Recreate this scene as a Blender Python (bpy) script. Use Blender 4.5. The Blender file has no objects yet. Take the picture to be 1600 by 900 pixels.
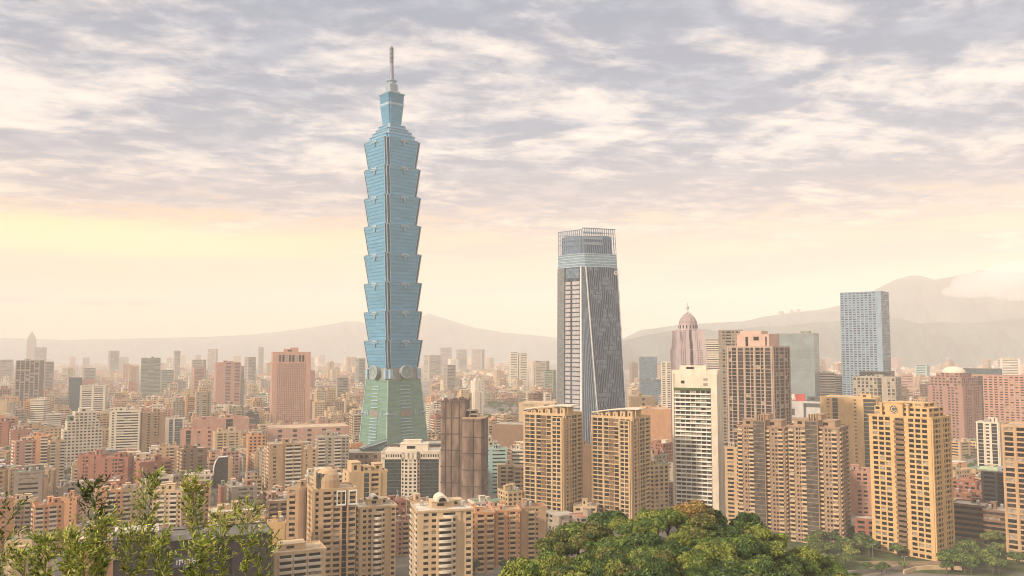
import bpy, math, random
import numpy as np
from mathutils import Vector, Matrix
random.seed(7)
RNG = np.random.default_rng(7)
R = math.radians
sc = bpy.context.scene
COL = sc.collection
# ------------------------------------------------------------------ camera, sky, sun, exposure
CZ, F, PITCH = 135.0, 1300.0, math.atan(95/1300)
cam = bpy.data.cameras.new('camera'); cob = bpy.data.objects.new('camera', cam); COL.objects.link(cob)
cob.location = (0, 0, CZ); cob.rotation_euler = (R(90)+PITCH, 0, 0)
cam.sensor_width = 36; cam.lens = 36*F/1600; cam.clip_start = .5; cam.clip_end = 60000
sc.camera = cob
SUN_AZ, SUN_EL = R(-128), R(27)          # azimuth from +Y towards +X
SUN_E, SKY_S, EXPO = 5.0, 0.10, 0.04
HAZE_D = 0.000145
sc.view_settings.view_transform = 'Standard'; sc.view_settings.look = 'None'
sc.view_settings.exposure = EXPO; sc.view_settings.gamma = 1
sc.render.engine = 'CYCLES'
cy = sc.cycles
cy.use_denoising = True; cy.max_bounces = 5; cy.diffuse_bounces = 2; cy.glossy_bounces = 2; cy.transmission_bounces = 2
cy.volume_bounces = 4; cy.filter_width = 1.0; cy.use_adaptive_sampling = True; cy.adaptive_threshold = 0.02

W = bpy.data.worlds.new('World'); sc.world = W; W.use_nodes = True
nt = W.node_tree; nt.nodes.clear(); N = nt.nodes; LK = nt.links
def node(t, **k):
    n = N.new(t)
    for a, b in k.items(): setattr(n, a, b)
    return n
def mth(op, a, b=None, c=None, clamp=False):
    n = N.new('ShaderNodeMath'); n.operation = op; n.use_clamp = clamp
    for i, v in enumerate((a, b, c)):
        if v is None: continue
        if isinstance(v, (int, float)): n.inputs[i].default_value = v
        else: LK.new(v, n.inputs[i])
    return n.outputs[0]
def mixc(f, a, b, bt='MIX'):
    n = N.new('ShaderNodeMix'); n.data_type = 'RGBA'; n.blend_type = bt
    for s, v in ((0, f), (6, a), (7, b)):
        if isinstance(v, (int, float)): n.inputs[s].default_value = v
        elif isinstance(v, tuple): n.inputs[s].default_value = (*v, 1)
        else: LK.new(v, n.inputs[s])
    return n.outputs[2]
def sstep(v, a, b):
    n = N.new('ShaderNodeMapRange'); n.interpolation_type = 'SMOOTHSTEP'
    LK.new(v, n.inputs[0]); n.inputs[1].default_value = a; n.inputs[2].default_value = b
    return n.outputs[0]
def comb(x, y, z):
    n = N.new('ShaderNodeCombineXYZ')
    for i, v in enumerate((x, y, z)):
        if isinstance(v, (int, float)): n.inputs[i].default_value = v
        else: LK.new(v, n.inputs[i])
    return n.outputs[0]
def noise(v, scale, detail=6, rough=.55, dist=0.0, lac=2.0):
    n = N.new('ShaderNodeTexNoise'); LK.new(v, n.inputs['Vector'])
    n.inputs['Scale'].default_value = scale; n.inputs['Detail'].default_value = detail
    n.inputs['Roughness'].default_value = rough; n.inputs['Distortion'].default_value = dist
    n.inputs['Lacunarity'].default_value = lac
    return n.outputs['Fac']
sky = node('ShaderNodeTexSky', sky_type='NISHITA'); sky.sun_disc = False
sky.sun_elevation = SUN_EL; sky.sun_rotation = SUN_AZ; sky.dust_density = 4; sky.air_density = 1
bg_sky = node('ShaderNodeBackground'); LK.new(sky.outputs[0], bg_sky.inputs[0]); bg_sky.inputs[1].default_value = SKY_S
tc = node('ShaderNodeTexCoord'); sep = node('ShaderNodeSeparateXYZ'); LK.new(tc.outputs['Generated'], sep.inputs[0])
dx, dy, dz = sep.outputs
zc = mth('MAXIMUM', dz, 0.0)
zz = mth('ADD', zc, .075)
cx_, cy_ = mth('DIVIDE', dx, zz), mth('DIVIDE', dy, zz)
# the cloud sheet seen in perspective, bands running slightly up to the right
P1 = comb(mth('MULTIPLY', cx_, 1.1), mth('ADD', mth('MULTIPLY', cy_, 1.45), mth('MULTIPLY', cx_, -.14)), 5.3)
n1 = noise(P1, 1.5, 8, .56, .45)
n2 = noise(P1, 5.0, 7, .60, .25)
n3 = noise(P1, .42, 3, .5, .1)
dens = mth('ADD', mth('ADD', mth('MULTIPLY', n1, .62), mth('MULTIPLY', n2, .24)), mth('MULTIPLY', n3, .22))
bz1 = mth('DIVIDE', mth('SUBTRACT', dz, .185), .028); bz2 = mth('DIVIDE', mth('SUBTRACT', dz, .262), .030)
dens = mth('ADD', dens, mth('SUBTRACT', mth('MULTIPLY', mth('EXPONENT', mth('MULTIPLY', mth('MULTIPLY', bz2, bz2), -1.)), .035), mth('MULTIPLY', mth('EXPONENT', mth('MULTIPLY', mth('MULTIPLY', bz1, bz1), -1.)), .07)))
gap = sstep(dens, .49, .66)                      # 1 = bright gap, 0 = thick cloud
az = mth('ARCTAN2', dx, dy)
leftness = sstep(az, .25, -.62)                # 1 at the sunset side
# colours by elevation
lowc = mixc(leftness, (1.02, .74, .42), (1.08, .60, .18))
midc = mixc(leftness, (1.04, .76, .48), (1.06, .62, .28))
base1 = mixc(sstep(dz, .0, .10), lowc, midc)
bright = mixc(sstep(dz, .13, .24), (1.12, .88, .64), (1.12, .98, .88))
greyc = mixc(sstep(dz, .10, .26), (.52, .43, .45), (.28, .35, .48))
greyc = mixc(sstep(n2, .40, .66), greyc, mixc(sstep(dz, .12, .27), (.70, .57, .56), (.44, .50, .62)))
upper = mixc(gap, greyc, bright)
amt = sstep(mth('ADD', dz, mth('MULTIPLY', mth('SUBTRACT', n1, .5), .20)), .105, .175)
streak = noise(comb(mth('MULTIPLY', az, 2.6), 0.0, mth('ADD', mth('MULTIPLY', dz, 30.0), mth('MULTIPLY', az, -1.2))), 1.0, 4, .5, .3)
lowsky = mixc(mth('MULTIPLY', mth('MULTIPLY', sstep(streak, .46, .62), .62), sstep(dz, .03, .10)), base1, (.72, .50, .44))
for (wx_, wy_, sa_, sz_) in ((-.54, .0515, .022, .0042), (-.467, .049, .022, .0028), (-.422, .050, .020, .0032)):
    qa = mth('DIVIDE', mth('SUBTRACT', az, wx_), sa_); qz = mth('DIVIDE', mth('SUBTRACT', dz, wy_), sz_)
    wsp = mth('EXPONENT', mth('MULTIPLY', mth('ADD', mth('MULTIPLY', qa, qa), mth('MULTIPLY', qz, qz)), -1.0))
    lowsky = mixc(mth('MULTIPLY', wsp, 1.0, clamp=True), lowsky, (.25, .16, .12))
# yellow glow band, upper left of the horizon
ga = mth('DIVIDE', mth('ADD', az, .50), .24); gz = mth('DIVIDE', mth('SUBTRACT', dz, .122), .024)
glow = mth('EXPONENT', mth('MULTIPLY', mth('ADD', mth('MULTIPLY', ga, ga), mth('MULTIPLY', gz, gz)), -1.0))
lowsky = mixc(mth('MULTIPLY', glow, .95, clamp=True), lowsky, (1.5, .98, .40))
col = mixc(amt, lowsky, upper)
col = mixc(mth('MULTIPLY', glow, mth('MULTIPLY', sstep(dz, .155, .12), .8), clamp=True), col, (1.5, 1.02, .40))
back = sstep(dy, .1, -.5)                          # unseen sky behind the viewer, brightened to light the facing walls
col = mixc(back, col, (1.15, 1.02, .88))
col = mixc(sstep(dz, .42, .85), col, (1.5, 1.46, 1.42))   # overcast dome, its unseen top brightened to light haze and buildings
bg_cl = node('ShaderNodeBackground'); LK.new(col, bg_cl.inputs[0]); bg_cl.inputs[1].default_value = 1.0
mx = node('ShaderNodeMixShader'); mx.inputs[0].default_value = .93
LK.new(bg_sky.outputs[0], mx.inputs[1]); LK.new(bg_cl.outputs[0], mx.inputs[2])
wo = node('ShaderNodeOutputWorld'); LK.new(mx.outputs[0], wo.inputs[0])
W.cycles.sampling_method = 'MANUAL'; W.cycles.sample_map_resolution = 512

sl = bpy.data.lights.new('sun', 'SUN'); sl.energy = SUN_E; sl.angle = R(4); sl.color = (1, .86, .69)
so = bpy.data.objects.new('sun', sl); COL.objects.link(so)
sd = Vector((math.sin(SUN_AZ)*math.cos(SUN_EL), math.cos(SUN_AZ)*math.cos(SUN_EL), math.sin(SUN_EL)))
so.rotation_euler = sd.to_track_quat('Z', 'Y').to_euler()

# ------------------------------------------------------------------ pixel <-> place
CP, SP = math.cos(PITCH), math.sin(PITCH)
def at(px, py, Y):
    u, v = (px-800)/F, (450-py)/F
    t = Y/(CP - v*SP)
    return Vector((u*t, Y, CZ + t*(SP + v*CP)))
def proj(x, y, z):
    z = z-CZ
    dpt = y*CP + z*SP
    return 800+F*x/dpt, 450-F*(-y*SP+z*CP)/dpt
def gY(py): return at(800, py, 1000).z and CZ*1000/(CZ-at(800, py, 1000).z)

# ------------------------------------------------------------------ materials
MATS = {}
def mat(name, c, rough=.8, var=.12, scale=.25, metal=0., spec=.3, c2=None, streaks=0.):
    if name in MATS: return MATS[name]
    m = bpy.data.materials.new(name); m.use_nodes = True
    t = m.node_tree; b = t.nodes['Principled BSDF']
    b.inputs['Roughness'].default_value = rough; b.inputs['Metallic'].default_value = metal
    b.inputs['Specular IOR Level'].default_value = spec
    g = t.nodes.new('ShaderNodeNewGeometry')
    n = t.nodes.new('ShaderNodeTexNoise'); n.inputs['Scale'].default_value = scale; n.inputs['Detail'].default_value = 5
    if streaks:
        mp = t.nodes.new('ShaderNodeMapping'); mp.inputs['Scale'].default_value = (1, 1, streaks)
        t.links.new(g.outputs['Position'], mp.inputs[0]); t.links.new(mp.outputs[0], n.inputs['Vector'])
    else: t.links.new(g.outputs['Position'], n.inputs['Vector'])
    r = t.nodes.new('ShaderNodeValToRGB')
    lo = tuple(x*(1-var*1.6) for x in c); hi = c2 or tuple(min(1, x*(1+var)) for x in c)
    r.color_ramp.elements[0].position = .35; r.color_ramp.elements[1].position = .65
    r.color_ramp.elements[0].color = (*lo, 1); r.color_ramp.elements[1].color = (*hi, 1)
    t.links.new(n.outputs['Fac'], r.inputs[0]); t.links.new(r.outputs[0], b.inputs['Base Color'])
    MATS[name] = m; return m
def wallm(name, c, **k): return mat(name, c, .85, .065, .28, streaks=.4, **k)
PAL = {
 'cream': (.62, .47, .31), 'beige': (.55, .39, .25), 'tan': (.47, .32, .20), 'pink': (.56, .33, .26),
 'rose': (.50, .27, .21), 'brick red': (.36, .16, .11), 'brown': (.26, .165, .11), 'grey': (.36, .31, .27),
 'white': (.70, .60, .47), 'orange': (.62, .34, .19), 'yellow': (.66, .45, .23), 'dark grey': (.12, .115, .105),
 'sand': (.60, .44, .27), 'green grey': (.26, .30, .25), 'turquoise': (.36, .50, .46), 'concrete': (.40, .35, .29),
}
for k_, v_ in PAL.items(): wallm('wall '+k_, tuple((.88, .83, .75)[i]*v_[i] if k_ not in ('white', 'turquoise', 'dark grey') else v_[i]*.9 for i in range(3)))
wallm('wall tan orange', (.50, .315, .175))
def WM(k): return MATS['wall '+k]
G_DARK = mat('glass dark', (.016, .015, .014), .3, .4, .5, spec=.25)
G_MID = mat('glass dim', (.055, .045, .035), .35, .4, .6, spec=.25)
G_CUR = mat('glass with curtain', (.33, .27, .20), .4, .3, .6)
G_TEAL = mat('glass teal', (.07, .11, .12), .2, .3, .4, spec=.6)
G_BLUE = mat('glass blue grey', (.12, .17, .22), .22, .25, .3, spec=.6)
M_WHITE = mat('white paint', (.78, .74, .66), .6, .08, .3)
M_METAL = mat('grey metal', (.42, .43, .44), .45, .12, .5, metal=.5)
M_DKMETAL = mat('dark metal', (.09, .09, .09), .5, .2, .5)
AC_M = mat('air conditioner paint', (.50, .47, .42), .6, .3, 1.)
M_STEEL = mat('steel tank', (.55, .53, .50), .35, .1, .5, metal=.7)
ROOFS = [mat('roof concrete', (.40, .34, .27), .9, .2, .15), mat('roof tan', (.50, .37, .24), .9, .2, .15), mat('roof rust', (.33, .15, .09), .8, .25, .15),
         mat('roof green', (.17, .23, .15), .8, .25, .15), mat('roof pale', (.58, .50, .40), .9, .15, .15), mat('roof dark', (.16, .14, .12), .9, .2, .15)]
ROOFN = ['grey flat roof', 'tan flat roof', 'rust red roof', 'green roof', 'pale flat roof', 'dark flat roof']

# ------------------------------------------------------------------ mesh builder
QF = [(0, 3, 2, 1), (4, 5, 6, 7), (0, 1, 5, 4), (1, 2, 6, 5), (2, 3, 7, 6), (3, 0, 4, 7)]
class MB:
    def __init__(s): s.h = []; s.hm = []; s.v = []; s.f = []; s.fm = []; s.bulk = []
    def hexa(s, c8, m=0): s.h.append(c8); s.hm.append(m)
    def box(s, x0, y0, z0, x1, y1, z1, m=0):
        s.hexa(((x0,y0,z0),(x1,y0,z0),(x1,y1,z0),(x0,y1,z0),(x0,y0,z1),(x1,y0,z1),(x1,y1,z1),(x0,y1,z1)), m)
    def poly(s, vs, fs, m=0):
        o = len(s.v); s.v += [tuple(v) for v in vs]
        for f in fs: s.f.append([o+i for i in f]); s.fm.append(m)
    def frust(s, p0, z0, p1, z1, m=0):
        n = len(p0)
        s.poly([(x, y, z0) for x, y in p0]+[(x, y, z1) for x, y in p1],
               [list(range(n))[::-1], list(range(n, 2*n))]+[(i, (i+1) % n, n+(i+1) % n, n+i) for i in range(n)], m)
    def lathe(s, prof, n=20, cx=0, cy=0, m=0):
        vs = []; fs = []
        for r, z in prof:
            for i in range(n): vs.append((cx+r*math.cos(2*math.pi*i/n), cy+r*math.sin(2*math.pi*i/n), z))
        for k in range(len(prof)-1):
            for i in range(n): j = (i+1) % n; fs.append((k*n+i, k*n+j, (k+1)*n+j, (k+1)*n+i))
        fs.append(list(range(n))[::-1]); fs.append([(len(prof)-1)*n+i for i in range(n)])
        s.poly(vs, fs, m)
    def tube(s, pts, rad, n=6, m=0):
        vs = []; fs = []
        for k, p in enumerate(pts):
            a = Vector(pts[max(k-1, 0)]); b = Vector(pts[min(k+1, len(pts)-1)]); d = (b-a).normalized()
            u = d.orthogonal().normalized(); w = d.cross(u); r = rad[k] if isinstance(rad, (list, tuple)) else rad
            for i in range(n):
                q = Vector(p)+u*(r*math.cos(2*math.pi*i/n))+w*(r*math.sin(2*math.pi*i/n)); vs.append(tuple(q))
        for k in range(len(pts)-1):
            for i in range(n): j = (i+1) % n; fs.append((k*n+i, k*n+j, (k+1)*n+j, (k+1)*n+i))
        fs.append(list(range(n))[::-1]); fs.append([(len(pts)-1)*n+i for i in range(n)])
        s.poly(vs, fs, m)
    def quads(s, V, F4, mi): s.bulk.append((np.asarray(V, float), np.asarray(F4, int), np.asarray(mi, int)))
    def empty(s): return not (s.h or s.v or s.bulk)
    def mesh(s, name, mats, smooth=False):
        Vs = []; loops = []; tot = []; mi = []; o = 0
        if s.h:
            H = np.array(s.h, float).reshape(-1, 3); nh = len(s.h); Vs.append(H)
            q = (np.arange(nh)[:, None, None]*8+np.array(QF)[None]).reshape(-1)
            loops.append(q); tot.append(np.full(nh*6, 4)); mi.append(np.repeat(s.hm, 6)); o += nh*8
        for V, F4, m_ in s.bulk:
            Vs.append(V); loops.append((F4+o).reshape(-1)); tot.append(np.full(len(F4), 4)); mi.append(m_); o += len(V)
        if s.v:
            Vs.append(np.array(s.v, float)); loops.append(np.array([o+i for f in s.f for i in f])); tot.append(np.array([len(f) for f in s.f])); mi.append(np.array(s.fm))
        V = np.concatenate(Vs); L = np.concatenate(loops).astype(np.int32); T = np.concatenate(tot).astype(np.int32); MI = np.concatenate(mi).astype(np.int32)
        me = bpy.data.meshes.new(name)
        me.vertices.add(len(V)); me.vertices.foreach_set('co', V.astype(np.float32).ravel())
        me.loops.add(len(L)); me.loops.foreach_set('vertex_index', L)
        st = np.zeros(len(T), np.int32); st[1:] = np.cumsum(T)[:-1]
        me.polygons.add(len(T)); me.polygons.foreach_set('loop_start', st); me.polygons.foreach_set('material_index', MI)
        me.polygons.foreach_set('use_smooth', np.full(len(T), bool(smooth)))
        for m_ in (mats if isinstance(mats, (list, tuple)) else [mats]): me.materials.append(m_)
        me.update(calc_edges=True)
        return me
    def build(s, name, mats, parent=None, smooth=False, **tags):
        if s.empty(): return None
        ob = bpy.data.objects.new(name, s.mesh(name, mats, smooth)); COL.objects.link(ob)
        if parent: ob.parent = parent
        for k, v in tags.items(): ob[k] = v
        return ob
def tag(o, label=None, cat=None, group=None, kind=None):
    for k, v in (('label', label), ('category', cat), ('group', group), ('kind', kind)):
        if v: o[k] = v
    return o
def empty(name, loc, rz=0):
    o = bpy.data.objects.new(name, None); COL.objects.link(o); o.location = loc; o.rotation_euler = (0, 0, rz); return o

# a facade plane: P0 P1 bottom left/right, Q0 Q1 top left/right seen from outside
class Face:
    def __init__(s, P0, P1, Q0, Q1):
        s.P0, s.P1, s.Q0, s.Q1 = [np.array(p, float) for p in (P0, P1, Q0, Q1)]
        n = np.cross(s.P1-s.P0, s.Q0-s.P0); s.n = n/np.linalg.norm(n)
        s.w = (np.linalg.norm(s.P1-s.P0)+np.linalg.norm(s.Q1-s.Q0))/2; s.hh = np.linalg.norm(s.Q0-s.P0)
        s.A = s.P0; s.Bv = s.P1-s.P0; s.C = s.Q0-s.P0; s.D = s.Q1-s.Q0-s.Bv
    def pt(s, a, t, n=0.): return s.A+s.Bv*a+s.C*t+s.D*(a*t)+s.n*n
    def hexa(s, mb, a0, a1, t0, t1, n0, n1, m=0):
        p = s.pt
        mb.hexa((p(a0,t0,n1), p(a1,t0,n1), p(a1,t0,n0), p(a0,t0,n0), p(a0,t1,n1), p(a1,t1,n1), p(a1,t1,n0), p(a0,t1,n0)), m)

UNIT = {}
def unit_mesh(m):
    if m.name not in UNIT:
        b = MB(); b.box(0, 0, 0, 1, 1, 1); UNIT[m.name] = b.mesh('pane', m)
    return UNIT[m.name]
PANE = [G_DARK, G_MID, G_CUR]
HEROES = []      # (px0, px1, ytop, yvisible_bottom, Y, x, y, radius)
LAND = []        # (phrase, px, py, Y)
BW = {'s': .45, 'S': 1.2, 'w': 1., 'n': .6, 'W': 1.6, 'b': 1.7, 'c': 1.9, 'g': 1., 'G': 2.2, 'h': 2., 'p': .28, 'r': .5, 'm': 1.1}
AR = random.Random(77)
class Bld:
    """one building: root Empty at its base, local frame w x d x h"""
    def __init__(s, name, label, cat, x0, x1, yt, Y, rv=0, k=.8, wall='beige', yb=None, land=None, group=None, hz=None):
        a = math.atan(((x0+x1)/2-800)/F)
        c = at((x0+x1)/2, 545, Y); wpx = (x1-x0)*Y/F/math.cos(a)*math.cos(a)
        r = abs(R(rv)); s.w = wpx/(math.cos(r)+k*math.sin(r)); s.d = s.w*k
        s.rz = R(rv)-a
        yc = Y-min(s.w, s.d)*.35
        s.h = at((x0+x1)/2, yt, yc).z if hz is None else hz
        s.root = empty(name, (c.x, Y, 0), s.rz); tag(s.root, label, cat, group)
        s.name = name; s.wm = WM(wall); s.Y = Y; s.x = c.x
        s.wall = MB(); s.ac = MB(); s.roof = MB(); s.win = []; s.bal = []; s.extra = []
        HEROES.append((x0, x1, yt, yb if yb else yt+40, Y, c.x, Y, max(s.w, s.d)*.62))
        LAND.append((land, (x0+x1)/2, (yt+(yb or yt+40))/2, Y))
    def face(s, f, z0=0, z1=None, w=None, d=None, ox=0, oy=0):
        z1 = s.h if z1 is None else z1; w = w or s.w; d = d or s.d; a, b = w/2, d/2
        c = {'F': ((-a,-b),(a,-b)), 'R': ((a,-b),(a,b)), 'B': ((a,b),(-a,b)), 'L': ((-a,b),(-a,-b))}[f]
        (x0,y0),(x1,y1) = c
        return Face((x0+ox,y0+oy,z0), (x1+ox,y1+oy,z0), (x0+ox,y0+oy,z1), (x1+ox,y1+oy,z1))
    def vis(s, f, rz=None):
        nx, ny = {'F': (0,-1), 'R': (1,0), 'B': (0,1), 'L': (-1,0)}[f]
        c, q = math.cos(s.rz), math.sin(s.rz)
        wx, wy = nx*c-ny*q, nx*q+ny*c
        v = Vector((s.x, s.Y)).normalized()
        return -(wx*v.x+wy*v.y)
    AC = True
    def facade(s, F_, bays, nf, T=.55, wr=.62, hr=.52, belt=0, beltn=.25, mb=None, vis=1., top=0., glass=None):
        """bays: letters; nf floors; top = blank share of a floor at the top"""
        mb = mb or s.wall
        tot = sum(BW[b] for b in bays); a = 0.; fw = F_.w; tf = 1/(nf+top)
        H = F_.hexa
        for b in bays:
            a1 = a+BW[b]/tot; da = a1-a
            if b in 'sS': H(mb, a, a1, 0, 1, 0, T)
            elif b == 'p': H(mb, a, a1, 0, 1, 0, T+.35)
            elif b == 'r': pass
            elif b in 'wnWm':
                r = wr if b != 'W' else .84
                e = da*(1-r)/2
                H(mb, a, a+e, 0, 1, 0, T); H(mb, a1-e, a1, 0, 1, 0, T)
                for i in range(nf):
                    t0 = i*tf; ta = t0+tf*(1-hr)*.6; tb = ta+tf*hr
                    H(mb, a+e, a1-e, t0, ta, 0, T-.03)
                    H(mb, a+e, a1-e, tb, t0+tf, 0, T-.03)
                    s.win.append((F_, a+e, a1-e, ta, tb, .02, .10, vis))
                    if s.Y < 1000 and AR.random() < .22:
                        ua = AR.uniform(a+e, a1-e)-.4/fw; H(s.ac, ua, ua+.85/fw, t0+tf*.02, t0+tf*.02+.6/F_.hh, T, T+.45)
                if top: H(mb, a+e, a1-e, nf*tf, 1, 0, T-.03)
            elif b == 'h':
                for i in range(nf):
                    t0 = i*tf; ta = t0+tf*(1-hr)*.75; tb = ta+tf*hr
                    H(mb, a, a1, t0, ta, 0, T); H(mb, a, a1, tb, t0+tf, 0, T)
                    s.win.append((F_, a, a1, ta, tb, .02, .08, vis))
                if top: H(mb, a, a1, nf*tf, 1, 0, T)
            elif b in 'gG':
                s.extra.append((F_, a, a1, 0, 1-top*tf*.5, .05, .15))
                for i in range(nf+1): H(mb, a, a1, min(i*tf, .995), min(i*tf+tf*.10, 1), .1, .22)
            elif b in 'bc':
                e = da*.06; dep = 1.3
                H(mb, a, a+e, 0, 1, 0, T); H(mb, a1-e, a1, 0, 1, 0, T)
                for i in range(nf):
                    t0 = i*tf
                    H(mb, a+e, a1-e, t0+tf*.80, t0+tf, 0, T)
                    s.win.append((F_, a+e*2, a1-e*2, t0+tf*.08, t0+tf*.78, .02, .08, vis))
                    s.bal.append((F_, a+e*.5, a1-e*.5, t0-tf*.04, t0+tf*.36, T if b == 'b' else .1, dep if b == 'b' else T+.55, vis, b == 'c'))
                if top: H(mb, a, a1, nf*tf, 1, 0, T)
            a = a1
        if belt:
            i = belt
            while i < nf: H(mb, -.004, 1.004, i*tf-tf*.12, i*tf+tf*.12, .05, T+beltn); i += belt
    def shell(s, z0=0, z1=None, w=None, d=None, ox=0, oy=0, bays=None, side=None, fh=3.3, **k):
        z1 = s.h if z1 is None else z1; w = w or s.w; d = d or s.d
        s.wall.box(ox-w/2, oy-d/2, z0, ox+w/2, oy+d/2, z1)
        nf = max(1, round((z1-z0)/fh))
        for f in 'FRLB':
            v = s.vis(f)
            if v < -.12: continue
            bb = bays if f in 'FB' else (side or bays)
            if bb: s.facade(s.face(f, z0, z1, w, d, ox, oy), bb, nf, vis=max(v, .05), **k)
    def parapet(s, z=None, w=None, d=None, ox=0, oy=0, ph=1.1, t=.4, over=.45, rm=None, m=0):
        z = s.h if z is None else z; w = (w or s.w)+2*over; d = (d or s.d)+2*over; a, b = w/2, d/2; q = MB()
        q.box(ox-a, oy-b, z, ox+a, oy-b+t, z+ph); q.box(ox-a, oy+b-t, z, ox+a, oy+b, z+ph)
        q.box(ox-a, oy-b+t, z, ox-a+t, oy+b-t, z+ph); q.box(ox+a-t, oy-b+t, z, ox+a, oy+b-t, z+ph)
        q.build('parapet', s.wm, s.root)
        r = MB(); r.box(ox-a+t, oy-b+t, z, ox+a-t, oy+b-t, z+.25); r.build('roof', rm or ROOFS[0], s.root)
    def hut(s, fx, fy, fw, fd, hh, z=None, m=None, name='rooftop_hut', win=True):
        z = (s.h if z is None else z)+.25
        x, y, a, b = fx*s.w, fy*s.d, fw*s.w/2, fd*s.d/2; q = MB()
        q.box(x-a, y-b, z, x+a, y+b, z+hh); q.box(x-a-.3, y-b-.3, z+hh, x+a+.3, y+b+.3, z+hh+.35)
        o = q.build(name, m or s.wm, s.root)
        if win and a > 1.2:
            g = MB(); g.box(x-a*.5, y-b-.06, z+hh*.3, x+a*.1, y-b+.02, z+hh*.75); g.build('hut_window', G_DARK, o)
        return o
    def tank(s, fx, fy, r=1.1, hh=2.2, z=None):
        z = (s.h if z is None else z)+.25
        q = MB(); x, y = fx*s.w, fy*s.d
        for ax in (-.7, .7):
            for ay in (-.7, .7): q.box(x+ax*r-.08, y+ay*r-.08, z, x+ax*r+.08, y+ay*r+.08, z+.8)
        q.lathe([(r, z+.8), (r, z+.8+hh), (r*.5, z+hh+1.2)], 12, x, y); q.build('water_tank', M_STEEL, s.root)
    def clutter(s, n=3, z=None, seed=0):
        rr = random.Random(seed+int(s.x*7)+int(s.Y))
        for _ in range(n): s.hut(rr.uniform(-.3, .3), rr.uniform(-.2, .3), rr.uniform(.15, .3), rr.uniform(.2, .35), rr.uniform(2.2, 5), z, name='rooftop_hut')
        s.tank(rr.uniform(-.35, .35), rr.uniform(-.3, .3), z=z)
        s.tank(rr.uniform(-.35, .35), rr.uniform(-.3, .3), z=z)
    def finish(s, indiv=0, panes=(G_DARK, G_MID, G_CUR), pw=(.58, .27, .15), balm=None, glassm=None, ibal=0):
        s.wall.build('wall', s.wm, s.root)
        s.ac.build('air_conditioners', AC_M, s.root, kind='stuff')
        rr = random.Random(len(s.win)+int(s.Y))
        if s.extra:
            for (F_, a0, a1, t0, t1, n0, n1) in s.extra:
                q = MB(); F_.hexa(q, a0, a1, t0, t1, n0, n1); q.build('glass_strip', glassm or G_DARK, s.root)
        def split(lst, n, name, stuffname, mats, pick):
            if not lst: return
            order = sorted(range(len(lst)), key=lambda i: -(lst[i][7] > .25)*1e3-lst[i][0].pt(.5, lst[i][3])[2])
            one = set(order[:n]) if n else set()
            q = MB()
            for i, it in enumerate(lst):
                mi = pick(); F_, a0, a1, t0, t1, n0, n1 = it[:7]
                if i in one:
                    p = F_.pt(a0, t0, n0); ex = F_.pt(a1, t0, n0)-p; ez = F_.pt(a0, t1, n0)-p; ey = F_.n*(n1-n0)*-1; p = p-ey
                    # local unit cube: x along wall, y inwards, z up
                    M = Matrix(((ex[0], ey[0], ez[0], p[0]), (ex[1], ey[1], ez[1], p[1]), (ex[2], ey[2], ez[2], p[2]), (0, 0, 0, 1)))
                    o = bpy.data.objects.new(name, unit_mesh(mats[mi])); COL.objects.link(o); o.parent = s.root; o.matrix_local = M
                elif len(it) > 8 and it[8]:
                    bow(q, F_, a0, a1, t0, t1, n0, n1, mi)
                else: F_.hexa(q, a0, a1, t0, t1, n0, n1, mi)
            if not q.empty():
                o = q.build(stuffname, list(mats), s.root)
                o['kind'] = 'stuff'
        split(s.win, min(indiv, 100), 'window', 'window_glazing', panes, lambda: rr.choices(range(len(panes)), pw)[0])
        if any(b[8] for b in s.bal): ibal = 0
        split(s.bal, min(ibal, 100), 'balcony', 'balcony_fronts', [balm or s.wm], lambda: 0)
        return s
def bow(q, F_, a0, a1, t0, t1, n0, n1, m=0):
    """a bowed balcony front"""
    k = 6; A = [a0+(a1-a0)*i/k for i in range(k+1)]; Nn = [n0+(n1+.9-n0)*math.sin(math.pi*i/k) ** .6 if 0 < i < k else n0+.15 for i in range(k+1)]
    for i in range(k):
        p = F_.pt
        q.hexa((p(A[i],t0,Nn[i]), p(A[i+1],t0,Nn[i+1]), p(A[i+1],t0,0), p(A[i],t0,0), p(A[i],t1,Nn[i]), p(A[i+1],t1,Nn[i+1]), p(A[i+1],t1,0), p(A[i],t1,0)), m)

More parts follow.
